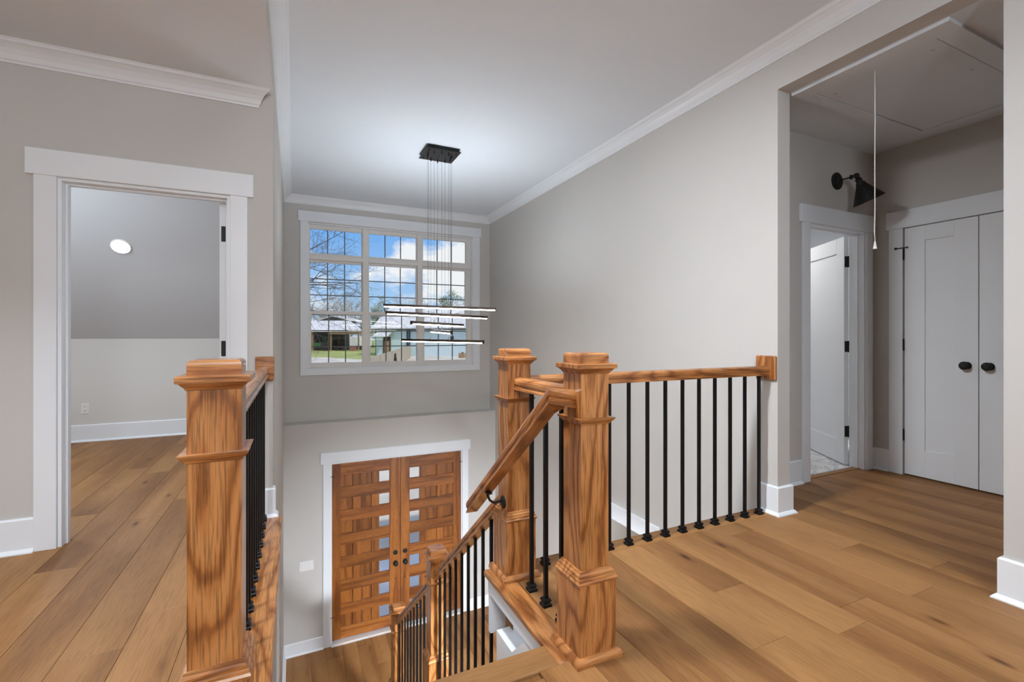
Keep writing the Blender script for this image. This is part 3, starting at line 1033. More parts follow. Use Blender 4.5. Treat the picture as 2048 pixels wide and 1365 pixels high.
for bdeg, e0, e1 in bars:
    beta = math.radians(bdeg)
    A, ta = bar_end(beta, *e0)
    B, tb = bar_end(beta, *e1)
    d = (B - A)
    L = d.length
    mid = (A + B) / 2
    rot = d.to_track_quat('X', 'Z').to_euler()
    hb = MB().box(-L / 2, L / 2, -BW, BW, -.004, .013)
    hb.box(-L / 2, L / 2, -BW, -BW + .002, .013, .020).box(-L / 2, L / 2, BW - .002, BW, .013, .020)
    bo = hb.obj('light_bar', bronze_m, pd, mid - pd.location, rot)
    MB().box(-L / 2 + .006, L / 2 - .006, -BW + .001, BW - .001, -.014, -.004).obj('light_strip', led_m, bo)
    MB().box(-L / 2 + .02, L / 2 - .02, -BW + .003, BW - .003, .013, .015).obj('added_uplight_strip', up_m, bo)  # added strip, unseen in the top of the bar, brightens the ceiling
    for s in (-1, 1):
        MB().box(-.004, .004, -BW - .001, BW + .001, -.014, .021).obj('end_cap', matte_black, bo, (s * (L / 2 - .002), 0, 0))
    dh = RV * math.cos(beta) + FV * math.sin(beta)
    for s in (-1, 1):
        t = s * .126
        zt = A.z + (B.z - A.z) * (t - ta) / (tb - ta)
        P = Vector((PC.x, PC.y, 0)) + dh * t
        w = MB().tube([(0, 0, zt + .02), (0, 0, cz)], .0012, 5).obj('wire', wire_m, pd, (P.x - PC.x, P.y - PC.y, 0))
        MB().lathe([(.006, zt + .019), (.006, zt + .040)], 8).obj('wire_grip', matte_black, w)
        MB().lathe([(.006, cz - .03), (.006, cz)], 8).obj('wire_grip', matte_black, w)

# ------------------------------------------------------------------ attic hatch, cord, sconce
ah = empty('attic_hatch', (3.75, 1.63, ZV))
tag(ah, 'white attic hatch panel with a raised frame in the vestibule ceiling', 'hatch')
hx_0, hx_1, hy_0, hy_1 = 3.01, 4.56, 1.21, 2.04
ab = lambda nm, x0, x1, y0, y1, z0, z1: box(nm, ceil_m, x0 - 3.75, x1 - 3.75, y0 - 1.63, y1 - 1.63, z0 - ZV, z1 - ZV, ah, .001)
for a in ((hx_0, 3.132, hy_0, hy_1), (4.452, hx_1, hy_0, hy_1), (3.132, 4.452, hy_0, 1.312), (3.132, 4.452, 1.958, hy_1)):
    ab('frame_board', a[0], a[1], a[2], a[3], ZV - .020, ZV)
ab('hatch_panel', 3.137, 4.447, 1.318, 1.952, ZV - .016, ZV)
for x, y in ((3.25, 1.38), (3.25, 1.90), (3.7, 1.38), (4.2, 1.38)):
    MB().lathe([(.006, -.018), (.009, -.016)], 10).obj('screw', chrome_m, ah, (x - 3.75, y - 1.63, 0))
cd = empty('pull_cord', (3.175, 1.63, ZV))
tag(cd, 'thin white pull cord with a tassel hanging from the attic hatch', 'cord')
MB().tube([(0, 0, -.016), (.001, 0, -.3), (-.002, 0, -.6), (0, 0, -.85), (-.003, .001, -1.0), (.002, 0, -1.055)], .0028, 6).obj('cord', cord_m, cd, smooth=True)
MB().lathe([(.004, -1.05), (.006, -1.065), (.011, -1.095), (.008, -1.097)], 10).obj('tassel', cord_m, cd)

sc = empty('wall_sconce', (4.152, YV, 2.485))
tag(sc, 'black wall sconce with a cone shade above the bathroom doorway', 'sconce')
MB().lathe([(.072, 0), (.072, .010), (.060, .018), (.028, .022), (.018, .03), (0, .031)], 26, Matrix.Rotation(PI / 2, 4, 'X')).obj('back_plate', matte_black, sc, smooth=False)
EL = Vector((.0, -.155, .0))
mm = MB()
mm.tube([(0, -.02, 0), (0, -.07, .0), tuple(EL)], .006, 8)
mm.lathe([(.0, -.02), (.011, -.016), (.014, 0), (.011, .016), (0, .02)], 12, Matrix.Translation((0, -.115, 0)))
mm.obj('arm', matte_black, sc, smooth=True)
MB().lathe([(0, -.022), (.016, -.016), (.022, 0), (.016, .016), (0, .022)], 14, Matrix.Translation(EL) @ Matrix.Rotation(PI / 2, 4, 'Y')).obj('swivel', matte_black, sc, smooth=True)
axis = (Vector((0, 0, -1)) * .90 + RV * .40 - FV * .06).normalized()
M = Matrix.Translation(EL) @ axis.to_track_quat('Z', 'X').to_matrix().to_4x4()
MB().lathe([(.012, .01), (.020, .03), (.028, .034), (.022, .042), (.024, .060), (.031, .063), (.031, .070), (.024, .072)], 20, M).obj('socket', matte_black, sc)
MB().lathe([(.026, .066), (.036, .072), (.034, .080), (.112, .225), (.115, .228), (.110, .228), (.030, .082), (.022, .07)], 32, M).obj('shade', matte_black, sc)

# ------------------------------------------------------------------ switch, outlet, vent, recessed light, added fill lamps
sw = empty('light_switch', (.152, YD, -1.887))
tag(sw, 'white three-gang light switch on the wall left of the entry doors', 'switch')
MB().box(-.088, .088, -.006, 0, -.064, .064).obj('plate', plastic_m, sw, bevel=.002)
for i in (-1, 0, 1):
    MB().box(i * .046 - .016, i * .046 + .016, -.010, -.005, -.034, .034).obj('rocker', plastic_m, sw, bevel=.002)
ou = empty('power_outlet', (-2.108, 6.73, .37))
tag(ou, 'white power outlet low on the pale knee wall through the doorway', 'outlet')
MB().box(-.036, .036, -.006, 0, -.060, .060).obj('plate', plastic_m, ou, bevel=.002)
for s in (-1, 1):
    o_ = MB().box(-.016, .016, -.009, -.005, s * .024 - .015, s * .024 + .015).obj('socket', plastic_m, ou, bevel=.003)
    for t in (-1, 1):
        MB().box(t * .006 - .0015, t * .006 + .0015, -.0095, -.0088, s * .024 - .004, s * .024 + .006).obj('slot', dark_m, o_)
vt = empty('floor_vent', (2.62, 6.42, ZL))
tag(vt, 'wooden floor vent grille in the entry floor near the right wall', 'vent')
MB().box(-.07, .07, -.16, .16, .0005, .005).obj('grille_frame', floor_m, vt, bevel=.001)
for i in range(12):
    MB().box(-.05, .05, -.145 + i * .025, -.133 + i * .025, .004, .0056).obj('slot', dark_m, vt)


def disc_lamp(name, label, loc, radius, power, color=(1, .97, .93), rot=(0, 0, 0), grp=None, spread=PI, strength_mat=lamp_m):
    r = empty(name, loc, rot)
    tag(r, label, 'ceiling lamp', grp)
    MB().lathe([(radius * 1.12, 0), (radius * 1.12, -.006), (radius * 1.02, -.012), (radius, -.010), (radius * .98, 0)], 32).obj('trim_ring', plastic_m, r)
    MB().lathe([(radius * .99, -.004), (radius * .99, -.007), (0, -.008)], 32).obj('diffuser', strength_mat, r)
    ld = bpy.data.lights.new(name, 'AREA')
    ld.shape = 'DISK'
    ld.size = radius * 2
    ld.energy = power * 1.5
    ld.color = color
    ld.spread = spread
    lo_ = bpy.data.objects.new('lamp_light', ld)
    COL.objects.link(lo_)
    lo_.parent = r
    lo_.location = (0, 0, -.02)
    return r


# in the room through the doorway, on the slope
sl = math.atan2(2.75 - 1.145, 6.73 - 5.10)
LP = Vector((-1.545, 5.80, 1.145 + (6.73 - 5.80) * math.tan(sl)))
disc_lamp('recessed_light', 'glowing round recessed light in the sloped ceiling through the doorway', LP, .075, 9, color=(.86, .93, 1), rot=(-sl, 0, 0))
disc_lamp('added_ceiling_fill', 'added fill lamp on the bedroom ceiling out of view', (-2.0, 4.4, ZH), .20, 18, color=(.80, .90, 1))  # unseen fill added to brighten the room with the slope
disc_lamp('added_wall_fill', 'added fill lamp on the bedroom wall out of view', (-2.3, YH + .13, 1.9), .15, 7.5, color=(.80, .90, 1), rot=(PI / 2, 0, 0))  # added out of view to light the slope and knee wall
disc_lamp('added_ceiling_fill', 'added fill lamp on the hallway ceiling out of view', (-1.5, 1.5, ZH), .22, 25, color=(.84, .92, 1), spread=math.radians(110))  # added above the frame to brighten the hall floor
disc_lamp('added_ceiling_fill', 'added fill lamp above the landing behind the viewer', (1.98, -.6, ZC), .16, 24, color=(.80, .90, 1))  # added behind the camera to lift the landing and vestibule
disc_lamp('added_ceiling_fill', 'added fill lamp above the stairhead behind the viewer', (.08, -1.3, ZC), .22, 20, color=(.80, .90, 1))  # added overhead fill, unseen behind the camera
disc_lamp('added_ceiling_fill', 'added aimed fill lamp above the stairs out of view', (.17, 1.8, ZC), .2, 50, color=(.90, .95, 1), rot=(math.radians(14.5), math.radians(-38), 0), spread=math.radians(105))  # added above the frame, aimed at the tall right wall
disc_lamp('added_wall_fill', 'added fill lamp on the wall behind the viewer', (-.12, -1.79, 2.2), .28, 36, color=(.82, .91, 1), rot=(PI / 2, 0, 0))  # added frontal fill for surfaces turned to the camera
disc_lamp('added_ceiling_fill', 'added fill lamp on the bathroom ceiling out of view', (4.4, 3.7, 2.75), .18, 12)  # unseen lamp added to light the bathroom
disc_lamp('added_ceiling_fill', 'added fill lamp hidden under the landing downstairs', (2.05, 1.9, -.36), .22, 95, color=(.86, .93, 1), rot=(math.radians(48), math.radians(4), 0), spread=math.radians(95))  # added below the landing, out of sight, to brighten the lower foyer
disc_lamp('added_ceiling_fill', 'added fill lamp in the downstairs room beyond the opening', (3.9, 4.2, -.3), .15, 10)  # unseen fill added for the room past the cased opening

# ================================================================== outdoors
GZF = -2.0
grass_m = plain('lawn', (0.34, 0.37, 0.10), 0.9, var=0.35, vscale=0.12)
gravel_m = plain('pale_gravel', (0.66, 0.60, 0.50), 0.9, var=0.25, vscale=0.6, bump=0.3, bscale=8)
conc_m = plain('pale_concrete', (0.86, 0.84, 0.80), 0.8, var=0.06, vscale=2)
m = MB()
xs = [-150, -40, -10, 0, 10, 25, 60, 200]
ys = [7.3, 10, 14, 20, 26, 34, 50, 80, 130, 200, 320]
gz = lambda y: -3.25 + (GZF + 3.25) * min(1, max(0, (y - 10) / 16))
for y in ys:
    for x in xs:
        m.v.append((x, y, gz(y)))
for j in range(len(ys) - 1):
    for i in range(len(xs) - 1):
        a = j * len(xs) + i
        m.f.append((a, a + 1, a + len(xs) + 1, a + len(xs)))
struct(m.obj('ground', grass_m), 'green lawn outside beyond the drive')
m = MB()
pts = [(-6, 8.8), (14, 8.8), (14, 24), (30, 40), (30, 78), (20, 76), (9.2, 62), (4, 73), (-10, 80), (-14, 40), (-6, 20)]
drv = []
sub = []
for i in range(len(pts)):
    a, b = Vector((*pts[i], 0)), Vector((*pts[(i + 1) % len(pts)], 0))
    for t in range(4):
        p = a.lerp(b, t / 4)
        drv.append((p.x, p.y, gz(p.y) + .03))
bm = bmesh.new()
bm.faces.new([bm.verts.new(p) for p in drv])
bmesh.ops.triangulate(bm, faces=bm.faces)
bmesh.ops.subdivide_edges(bm, edges=bm.edges, cuts=3, use_grid_fill=True)
for v in bm.verts:
    v.co.z = gz(v.co.y) + .04
me = bpy.data.meshes.new('driveway')
bm.to_mesh(me); bm.free()
me.materials.append(gravel_m)
struct(place('driveway', me), 'pale gravel drive outside the house')
struct(MB().box(-1.2, 4.2, 7.3, 9.6, -3.4, -3.12).obj('porch_slab', conc_m), 'pale concrete porch slab outside the entry doors')

siding_m, _t, _b = mat_base('pale_teal_siding')
_tc = N(_t, 'ShaderNodeTexCoord')
_wv = N(_t, 'ShaderNodeTexWave', i_Scale=.8, wave_type='BANDS', bands_direction='X', wave_profile='SAW')
_t.links.new(_tc.outputs['Object'], _wv.inputs['Vector'])
_r = ramp(_t, [(0.0, (0.44, 0.54, 0.58)), (0.12, (0.64, 0.75, 0.79)), (1.0, (0.66, 0.78, 0.82))])
_t.links.new(_wv.outputs[0], _r.inputs[0])
_t.links.new(_r.outputs[0], _b.inputs['Base Color'])
_b.inputs['Roughness'].default_value = .8
metal_m, _t, _b = mat_base('galvanised_roof')
_tc = N(_t, 'ShaderNodeTexCoord')
_n = N(_t, 'ShaderNodeTexNoise', i_Scale=1.2, i_Detail=5.0)
_t.links.new(_tc.outputs['Object'], _n.inputs['Vector'])
_r = ramp(_t, [(0.3, (0.62, 0.60, 0.58)), (0.7, (0.82, 0.80, 0.78))])
_t.links.new(_n.outputs[0], _r.inputs[0])
_t.links.new(_r.outputs[0], _b.inputs['Base Color'])
_b.inputs['Roughness'].default_value = .6
post_m = wood('weathered_post', 'Z', (0.36, 0.24, 0.12), (0.30, 0.19, 0.09), (0.2, 0.12, 0.06), rough=.8, coat=0)
fence_m = wood('fence_board', 'Z', (0.60, 0.52, 0.40), (0.55, 0.47, 0.36), (0.42, 0.35, 0.26), rough=.85, vary=.12, coat=0)
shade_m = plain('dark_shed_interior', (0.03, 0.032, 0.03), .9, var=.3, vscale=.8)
brown_m = plain('brown_door_paint', (0.10, 0.045, 0.03), .6, var=.2)
tan_m = plain('tan_door', (0.42, 0.27, 0.15), .6, var=.1)
white_m = plain('white_vehicle_paint', (0.75, 0.76, 0.78), .4, var=.03)
green_m = plain('tractor_green', (0.02, 0.12, 0.03), .4, var=.2)
yellow_m = plain('tractor_yellow', (0.75, 0.50, 0.03), .5, var=.1)
rubber_m = plain('black_rubber', (0.012, 0.012, 0.012), .8, var=.2)
red_m = plain('dull_red_paint', (0.30, 0.10, 0.07), .6, var=.2)

# ---- blue barn: facade frame from two ground points
B0 = on_z(751.5, 711, GZF)
B1 = on_z(945, 714.5, GZF)
dirx = (B1 - B0); dirx.z = 0
BL = dirx.length
rz = math.atan2(dirx.y, dirx.x)
bn = empty('barn', B0, (0, 0, rz))
tag(bn, 'pale blue barn with a metal roof seen through the window', 'barn')
Dm = B0.dot(FV)
PXM = Dm / FPX
EH = (711 - 656) * PXM       # eave height
BW_ = BL * 1.25
DEP = 9.0
MB().box(0, BW_, 0, DEP, 0, EH).obj('wall', siding_m, bn)
RH = 3.4
m = MB()
m.loft([[(-.5, -.6, EH - .25), (-.5, DEP / 2, EH + RH), (-.5, DEP + .6, EH - .25), (-.5, DEP + .6, EH - .05), (-.5, DEP / 2, EH + RH + .2), (-.5, -.6, EH - .05)],
        [(BW_ + .5, -.6, EH - .25), (BW_ + .5, DEP / 2, EH + RH), (BW_ + .5, DEP + .6, EH - .25), (BW_ + .5, DEP + .6, EH - .05), (BW_ + .5, DEP / 2, EH + RH + .2), (BW_ + .5, -.6, EH - .05)]])
rf = m.obj('roof', metal_m, bn)
for i in range(int(BW_ / .9)):
    x = .2 + i * .9
    MB().tube([(x, -.6, EH - .03), (x, DEP / 2, EH + RH + .22)], .03, 4).obj('roof_rib', metal_m, rf)
MB().add([(0, 0, EH), (0, DEP, EH), (0, DEP / 2, EH + RH), (.1, 0, EH), (.1, DEP, EH), (.1, DEP / 2, EH + RH)], [(0, 1, 2), (3, 5, 4), (0, 3, 4, 1), (1, 4, 5, 2), (2, 5, 3, 0)]).obj('gable', siding_m, bn)
MB().box(-.4, BW_, -.62, -.5, EH - .42, EH - .2).obj('gutter', plain('dark_trim', (0.05, 0.05, 0.05), .6, var=.2), bn)
pxx = lambda u: (u - 751.5) * PXM
dr_ = MB().box(pxx(774), pxx(784), -.08, .02, .0, 2.35).obj('door', tan_m, bn)
for a, b in ((769.5, 773.8), (784.2, 787.5)):
    MB().box(pxx(a), pxx(b), -.12, .03, 0, 2.5).obj('door_post', brown_m, bn)
MB().box(pxx(771), pxx(787), -.14, .03, 2.35, 3.0).obj('door_lintel', plain('dark_wood', (0.03, 0.02, 0.015), .8, var=.3), bn)
m = MB()
x0, x1 = pxx(757), pxx(794)
m.loft([[(x0, -1.5, 3.0), (x1 - .3, -1.5, 3.0), (x1, -1.5, 3.12), (x0, -1.5, 3.12)], [(x0 + .6, 0, 3.95), (x1, 0, 3.95), (x1, 0, 4.05), (x0 + .6, 0, 4.05)]])
m.obj('porch_roof', metal_m, bn)
for u in (826.5, 831.5):
    MB().box(pxx(u) - .09, pxx(u) + .09, -.25, -.07, .0, EH - .4).obj('downspout', plain('dark_downspout', (0.03, 0.05, 0.09), .6, var=.2), bn)
xw = (931 - 751.5) * PXM * .94
MB().box(xw, xw + .55, -.05, .02, 2.35, 3.1).obj('window', dark_m, bn)
MB().box(-.02, .06, -.04, 0, 0, EH).obj('corner_board', plain('charcoal_trim', (0.08, 0.1, 0.11), .7, var=.2), bn)

# ---- pole shed with tractor
S0 = on_z(606, 702, GZF)
DS = S0.dot(FV)
q = DS / FPX
sh = empty('pole_shed', S0, (0, 0, -YAW))
tag(sh, 'open pole shed with a metal roof sheltering a tractor outside the window', 'shed')
X = lambda u: (u - 606) * q
Z = lambda v: (702 - v) * q
for u in (624.5, 661.5, 716.5):
    MB().box(X(u) - .14, X(u) + .14, 0, .28, 0, Z(663)).obj('post', post_m, sh)
m = MB()
m.loft([[(X(590), -.5, Z(664)), (X(725), -.5, Z(664)), (X(725), -.5, Z(660.5)), (X(590), -.5, Z(660.5))],
        [(X(590), 5.5, Z(641)), (X(682), 5.5, Z(641)), (X(682), 5.5, Z(640)), (X(590), 5.5, Z(640))]])
rf = m.obj('roof', metal_m, sh)
MB().box(X(660), X(723), -.3, -.1, Z(669), Z(666.3)).obj('beam', post_m, sh)
for i in range(9):
    MB().box(X(664 + 6.5 * i), X(664 + 6.5 * i) + .12, -.45, 2, Z(666.2), Z(664.3)).obj('rafter', post_m, sh)
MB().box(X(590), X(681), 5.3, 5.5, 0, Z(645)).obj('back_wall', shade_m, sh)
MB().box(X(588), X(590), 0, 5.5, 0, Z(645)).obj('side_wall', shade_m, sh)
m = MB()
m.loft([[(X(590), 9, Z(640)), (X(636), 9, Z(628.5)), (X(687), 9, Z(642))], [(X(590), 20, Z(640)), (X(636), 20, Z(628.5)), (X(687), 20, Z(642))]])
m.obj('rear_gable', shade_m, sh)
MB().add([(X(590), 8.8, Z(640) + .1), (X(634), 8.8, Z(628)), (X(688), 8.8, Z(641.7)), (X(688), 8.8, Z(643)), (X(634), 8.8, Z(630)), (X(590), 8.8, Z(641.5))] + [(a, 20, b) for a, b in ((X(590), Z(640) + .1), (X(634), Z(628)), (X(688), Z(641.7)), (X(688), Z(643)), (X(634), Z(630)), (X(590), Z(641.5)))],
         [(0, 1, 7, 6), (1, 2, 8, 7), (2, 3, 9, 8), (3, 4, 10, 9), (4, 5, 11, 10), (0, 5, 4, 1), (1, 4, 3, 2)]).obj('rear_roof', metal_m, sh)


def wheel(par, nm, x, y, z, r, w, hub):
    o = MB().lathe([(r * .5, -w / 2), (r * .94, -w / 2), (r, -w / 4), (r, w / 4), (r * .94, w / 2), (r * .5, w / 2)], 22, Matrix.Rotation(PI / 2, 4, 'X')).obj(nm, rubber_m, par, (x, y, z))
    MB().lathe([(r * .55, -w * .4), (r * .5, -w * .45), (0, -w * .3)], 16, Matrix.Rotation(-PI / 2, 4, 'X') @ Matrix.Scale(-1, 4, (0, 0, 1))).obj('hub', hub, o)
    MB().lathe([(r * .55, w * .40), (r * .5, w * .45), (0, w * .42)], 16, Matrix.Rotation(PI / 2, 4, 'X')).obj('hub', hub, o)


tr = empty('tractor', S0 + RV * X(646) + FV * 1.6, (0, 0, -YAW))
tag(tr, 'green tractor with yellow wheel hubs parked under the pole shed', 'tractor')
wheel(tr, 'wheel', 0, -.6, .9, .9, .4, yellow_m)
wheel(tr, 'wheel', 0, .8, .9, .9, .4, yellow_m)
wheel(tr, 'wheel', -2.3, -.5, .5, .5, .25, yellow_m)
wheel(tr, 'wheel', -2.3, .7, .5, .5, .25, yellow_m)
MB().box(-2.9, -.5, -.25, .45, .8, 1.7).obj('hood', green_m, tr, bevel=.08)
MB().box(-.6, .7, -.45, .65, .8, 1.3).obj('body', green_m, tr, bevel=.05)
MB().box(-.2, .3, -.2, .4, 1.3, 1.8).obj('seat', rubber_m, tr, bevel=.05)
for x in (-.5, .6):
    for y in (-.4, .6):
        MB().box(x - .04, x + .04, y - .04, y + .04, 1.3, 2.6).obj('cab_post', green_m, tr)
MB().box(-.65, .75, -.5, .7, 2.6, 2.7).obj('cab_roof', green_m, tr, bevel=.03)
tl = empty('trailer', S0 + RV * X(701) + FV * 5.5, (0, 0, -YAW))
tag(tl, 'white box trailer parked behind the pole shed', 'trailer')
MB().box(-2.4, 2.2, 0, 2.2, .6, 3.0).obj('body', white_m, tl, bevel=.15)
for x in (-.7, .5):
    wheel(tl, 'wheel', x, 0, .4, .4, .22, chrome_m)
MB().tube([(2.2, 1.1, .7), (3.3, 1.1, .6)], .06, 6).obj('tow_bar', rubber_m, tl)
ut = empty('utility_cart', S0 + RV * X(676) + FV * 1.5, (0, 0, -YAW))
tag(ut, 'low dark utility cart beside the tractor under the shed', 'cart')
MB().box(-1.2, 1.2, -.5, .5, .45, .85).obj('body', shade_m, ut, bevel=.05)
wheel(ut, 'wheel', -.7, -.5, .38, .38, .18, chrome_m)
wheel(ut, 'wheel', .7, -.5, .38, .38, .18, chrome_m)
cb = empty('storage_tote', S0 + RV * X(707) + FV * .2, (0, 0, -YAW))
tag(cb, 'reddish storage tote standing on the lawn by the shed', 'tote')
MB().box(-.6, .5, -.4, .4, 0, .95).obj('body', red_m, cb, bevel=.04)
MB().box(-.64, .54, -.44, .44, .95, 1.02).obj('lid', red_m, cb, bevel=.02)

# ---- board fence
F0, F1 = at(741, 716, 29), at(821, 693, 68)
fn = empty('board_fence', (F0.x, F0.y, GZF))
tag(fn, 'weathered board fence climbing toward the blue barn', 'fence')
fd = Vector((F1.x - F0.x, F1.y - F0.y, 0))
FL = fd.length
fd.normalize()
rzf = math.atan2(fd.y, fd.x)
nb = 110
fme = MB().box(-.17, .17, -.012, .012, .02, 1.78).mesh('board')
fme.materials.append(fence_m)
for i in range(nb):
    p = fd * (FL * (i + .5) / nb)
    place('board', fme, fn, (p.x, p.y, 0), (0, 0, rzf))
for z in (.4, 1.5):
    o = MB().box(0, FL, .013, .06, z - .04, z + .04).obj('fence_rail', fence_m, fn, (0, 0, 0), (0, 0, rzf))
o = MB().box(0, FL, -.03, .03, 1.78, 1.82).obj('fence_cap', fence_m, fn, (0, 0, 0), (0, 0, rzf))


# ---- trees
def branch(mb, p, d, L, r, depth, rng, droop=.0, nseg=4, kids=4, spread=.7, minr=.004):
    pts, rad = [p.copy()], [r]
    q_ = p.copy()
    dd = d.copy()
    for i in range(nseg):
        dd = (dd + Vector((rng.gauss(0, .13), rng.gauss(0, .13), rng.gauss(0, .10) - droop))).normalized()
        q_ = q_ + dd * (L / nseg)
        pts.append(q_.copy())
        rad.append(max(minr * .6, r * (1 - .75 * (i + 1) / nseg)))
    mb.tube(pts, rad, 4 if depth < 2 else 3)
    if depth <= 0:
        return
    for k in range(kids):
        f = rng.uniform(.25, 1.0)
        i = min(nseg - 1, int(f * nseg))
        b = pts[i].lerp(pts[i + 1], f * nseg - i if f < 1 else 1)
        side = Vector((rng.gauss(0, 1), rng.gauss(0, 1), rng.gauss(.1, .8))).normalized()
        nd = (d * (1 - spread * .5) + side * spread).normalized()
        branch(mb, b, nd, L * rng.uniform(.40, .66), max(minr, r * .55 * (1 - .4 * f)), depth - 1, rng, droop, 3, kids, spread, minr)


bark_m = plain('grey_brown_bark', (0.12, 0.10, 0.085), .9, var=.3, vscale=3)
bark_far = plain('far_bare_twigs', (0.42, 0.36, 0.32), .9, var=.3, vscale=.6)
needle_m = plain('pine_needles', (0.15, 0.20, 0.09), .9, var=.5, vscale=.8)
needle2_m = plain('dry_green_foliage', (0.24, 0.26, 0.17), .9, var=.5, vscale=.5)

TD = 22.0
tb = at(545, 900, TD); tb.z = gz(tb.y)
T = empty('bare_tree', tb)
tag(T, 'leafless tree reaching bare branches into the left window panes', 'tree', 'trees outside')
rng = random.Random(11)
TH = 10.5
MB().tube([(0, 0, -.2), (.05, 0, 2.5), (-.05, .1, 5), (.0, 0, 8), (.1, 0, TH)], [.26, .22, .17, .10, .04], 8).obj('trunk', bark_m, T)
mb = MB()
for v, slope_, L, rr_ in ((498, .45, 3.6, .045), (470, .55, 3.0, .035), (560, -.12, 4.0, .055), (575, -.25, 3.9, .05), (548, .1, 3.2, .035), (530, .35, 3.9, .045), (600, -.3, 3.3, .035), (610, .05, 3.2, .03), (520, -.1, 3.3, .03), (585, .2, 3.4, .035), (455, .2, 3, .03), (625, .15, 3.2, .03)):
    zz = EYE - (v - HY) / FPX * TD - tb.z
    p = Vector((0, 0, zz))
    d = (RV + Vector((0, 0, slope_)) + FV * rng.uniform(-.25, .25)).normalized()
    branch(mb, p, d, L, rr_, 3, rng, .0, 5, 4, .62, .005)
mb.obj('branches', bark_m, T)


def far_bare(u, vtop, D, seed, w=.34, label='', grp='trees outside', nm='bare_tree', mt=None):
    rng = random.Random(seed)
    b = at(u, 700, D); b.z = GZF
    H = EYE - (vtop - HY) / FPX * D - GZF
    T = empty(nm, b)
    tag(T, label, 'tree', grp)
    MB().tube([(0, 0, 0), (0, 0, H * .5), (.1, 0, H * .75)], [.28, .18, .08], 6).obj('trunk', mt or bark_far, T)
    mb = MB()
    for i in range(11):
        z = H * rng.uniform(.25, .72)
        a = rng.uniform(0, 2 * PI)
        d = Vector((math.cos(a) * w * 1.6, math.sin(a) * w * 1.6, rng.uniform(.55, 1.1))).normalized()
        branch(mb, Vector((0, 0, z)), d, (H - z) * rng.uniform(.55, .95), .10, 2, rng, 0, 4, 4, .6, .022)
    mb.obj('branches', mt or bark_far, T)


specs = [(622, 585, 140, 'bare far tree at the left edge of the window view'), (640, 600, 143, 'bare far tree above the pole shed roof'), (660, 596, 138, 'bare far tree behind the shed gable'), (682, 588, 141, 'reddish bare far tree right of the shed gable'), (703, 590, 137, 'reddish bare far tree beside the window mullion'), (722, 600, 124, 'bare far tree hidden partly by the left mullion'), (790, 604, 118, 'bare far tree above the barn ridge'), (812, 592, 114, 'tall bare far tree over the barn roof'), (832, 600, 120, 'bare far tree left of the right mullion'), (866, 606, 118, 'bare far tree behind the pendant wires'), (930, 586, 112, 'tall bare far tree at the right window edge'), (945, 600, 118, 'bare far tree half hidden by the window frame')]
for i, (u, v, D, lab) in enumerate(specs):
    far_bare(u, v, D, 20 + i, label=lab)


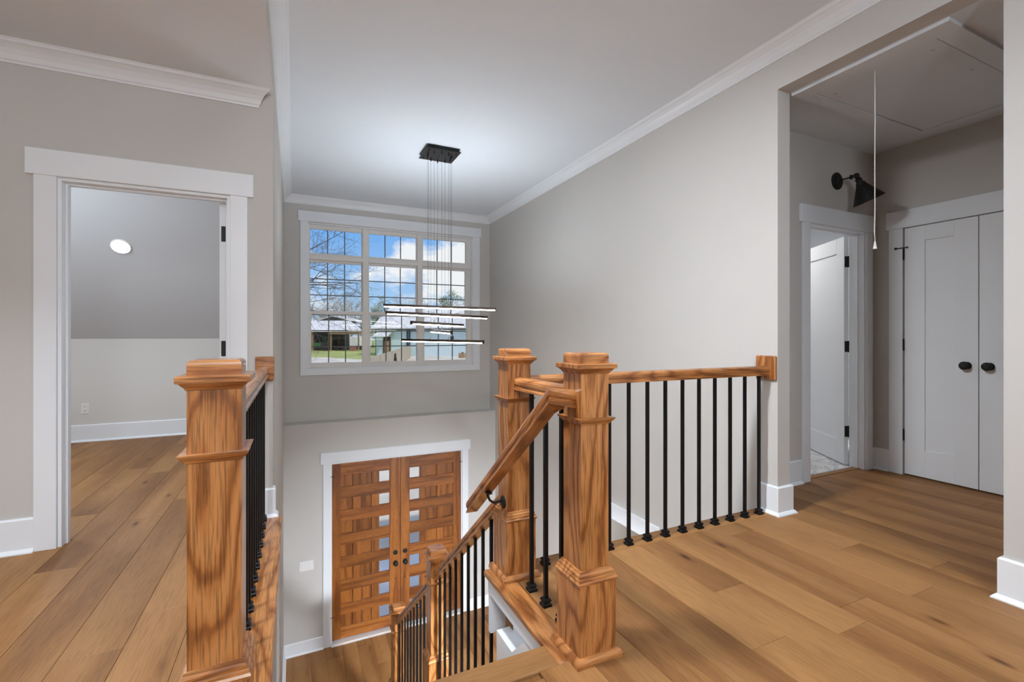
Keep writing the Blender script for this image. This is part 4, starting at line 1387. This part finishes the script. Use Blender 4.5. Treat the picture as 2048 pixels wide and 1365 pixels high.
def pine(u, vtop, vbot, D, wpx, seed, label, mt=needle_m):
    rng = random.Random(seed)
    b = at(u, 700, D); b.z = GZF
    zt, zb = EYE - (vtop - HY) / FPX * D - GZF, EYE - (vbot - HY) / FPX * D - GZF
    Wd = wpx / FPX * D / 2
    T = empty('pine_tree', b)
    tag(T, label, 'tree', 'trees outside')
    MB().tube([(0, 0, 0), (0, 0, zt * .9)], [.25, .08], 6).obj('trunk', bark_far, T)
    mb = MB()
    for i in range(26):
        h_ = rng.random()
        z = zb + (zt - zb) * h_
        rr_ = Wd * math.sqrt(max(.05, 1 - (2 * h_ - .8) ** 2 * .6)) * rng.uniform(.2, .85)
        a = rng.uniform(0, 2 * PI)
        c = Vector((rr_ * math.cos(a), rr_ * math.sin(a), z))
        for j in range(70):
            o_ = c + Vector((rng.gauss(0, .5), rng.gauss(0, .5), rng.gauss(0, .32)))
            s = rng.uniform(.10, .24)
            n1 = Vector((rng.gauss(0, 1), rng.gauss(0, 1), rng.gauss(0, 1))).normalized()
            n2 = n1.orthogonal().normalized()
            mb.add([o_ - n1 * s, o_ + n2 * s * .5, o_ + n1 * s, o_ - n2 * s * .5], [(0, 1, 2, 3)])
    o = mb.obj('needles', mt, T)
    tag(o, kind='stuff')


pine(757, 596, 655, 105, 46, 5, 'round-headed pine left of the barn roof', needle2_m)
pine(905, 586, 640, 105, 60, 6, 'dense green pine above the barn roof at right', needle_m)
pine(888, 604, 650, 112, 40, 7, 'smaller pine beside the dense green pine', needle2_m)
pine(738, 630, 690, 125, 40, 8, 'dark evergreen behind the left mullion', needle_m)
pine(702, 636, 690, 125, 70, 9, 'brown-green thicket behind the pole shed', plain('brown_thicket', (0.30, 0.27, 0.15), .9, var=.5, vscale=.5))
# low dark shrub by the fence
sb = at(790.5, 722, 40); sb.z = GZF
shb = empty('conical_shrub', sb)
tag(shb, 'small dark conical shrub in front of the board fence', 'shrub')
mb = MB()
rng = random.Random(4)
for i in range(420):
    h_ = rng.random() ** 1.2
    a = rng.uniform(0, 2 * PI)
    r_ = .22 * (1 - h_) * rng.uniform(.6, 1) + .03
    o_ = Vector((r_ * math.cos(a), r_ * math.sin(a), .05 + h_ * 1.6))
    n1 = Vector((rng.gauss(0, 1), rng.gauss(0, 1), rng.gauss(0, 1))).normalized() * .07
    n2 = n1.orthogonal().normalized() * .05
    mb.add([o_ - n1, o_ + n2, o_ + n1, o_ - n2], [(0, 1, 2, 3)])
mb.obj('foliage', plain('dark_shrub', (0.02, 0.035, 0.03), .9, var=.4, vscale=6), shb)
MB().tube([(0, 0, 0), (0, 0, .4)], .03, 6).obj('stem', bark_m, shb)
# tan crate against the barn
c0 = at(925, 716, 66); c0.z = GZF
ct = empty('wooden_crate', c0, (0, 0, rz))
tag(ct, 'tan wooden crate standing against the blue barn at right', 'crate')
for i in range(4):
    MB().box(-.45, .45, -.35, .35, i * .19, i * .19 + .17).obj('slat', tan_m, ct)
MB().box(-.1, .1, -.1, .1, .74, .86).obj('lid_handle', dark_m, ct)
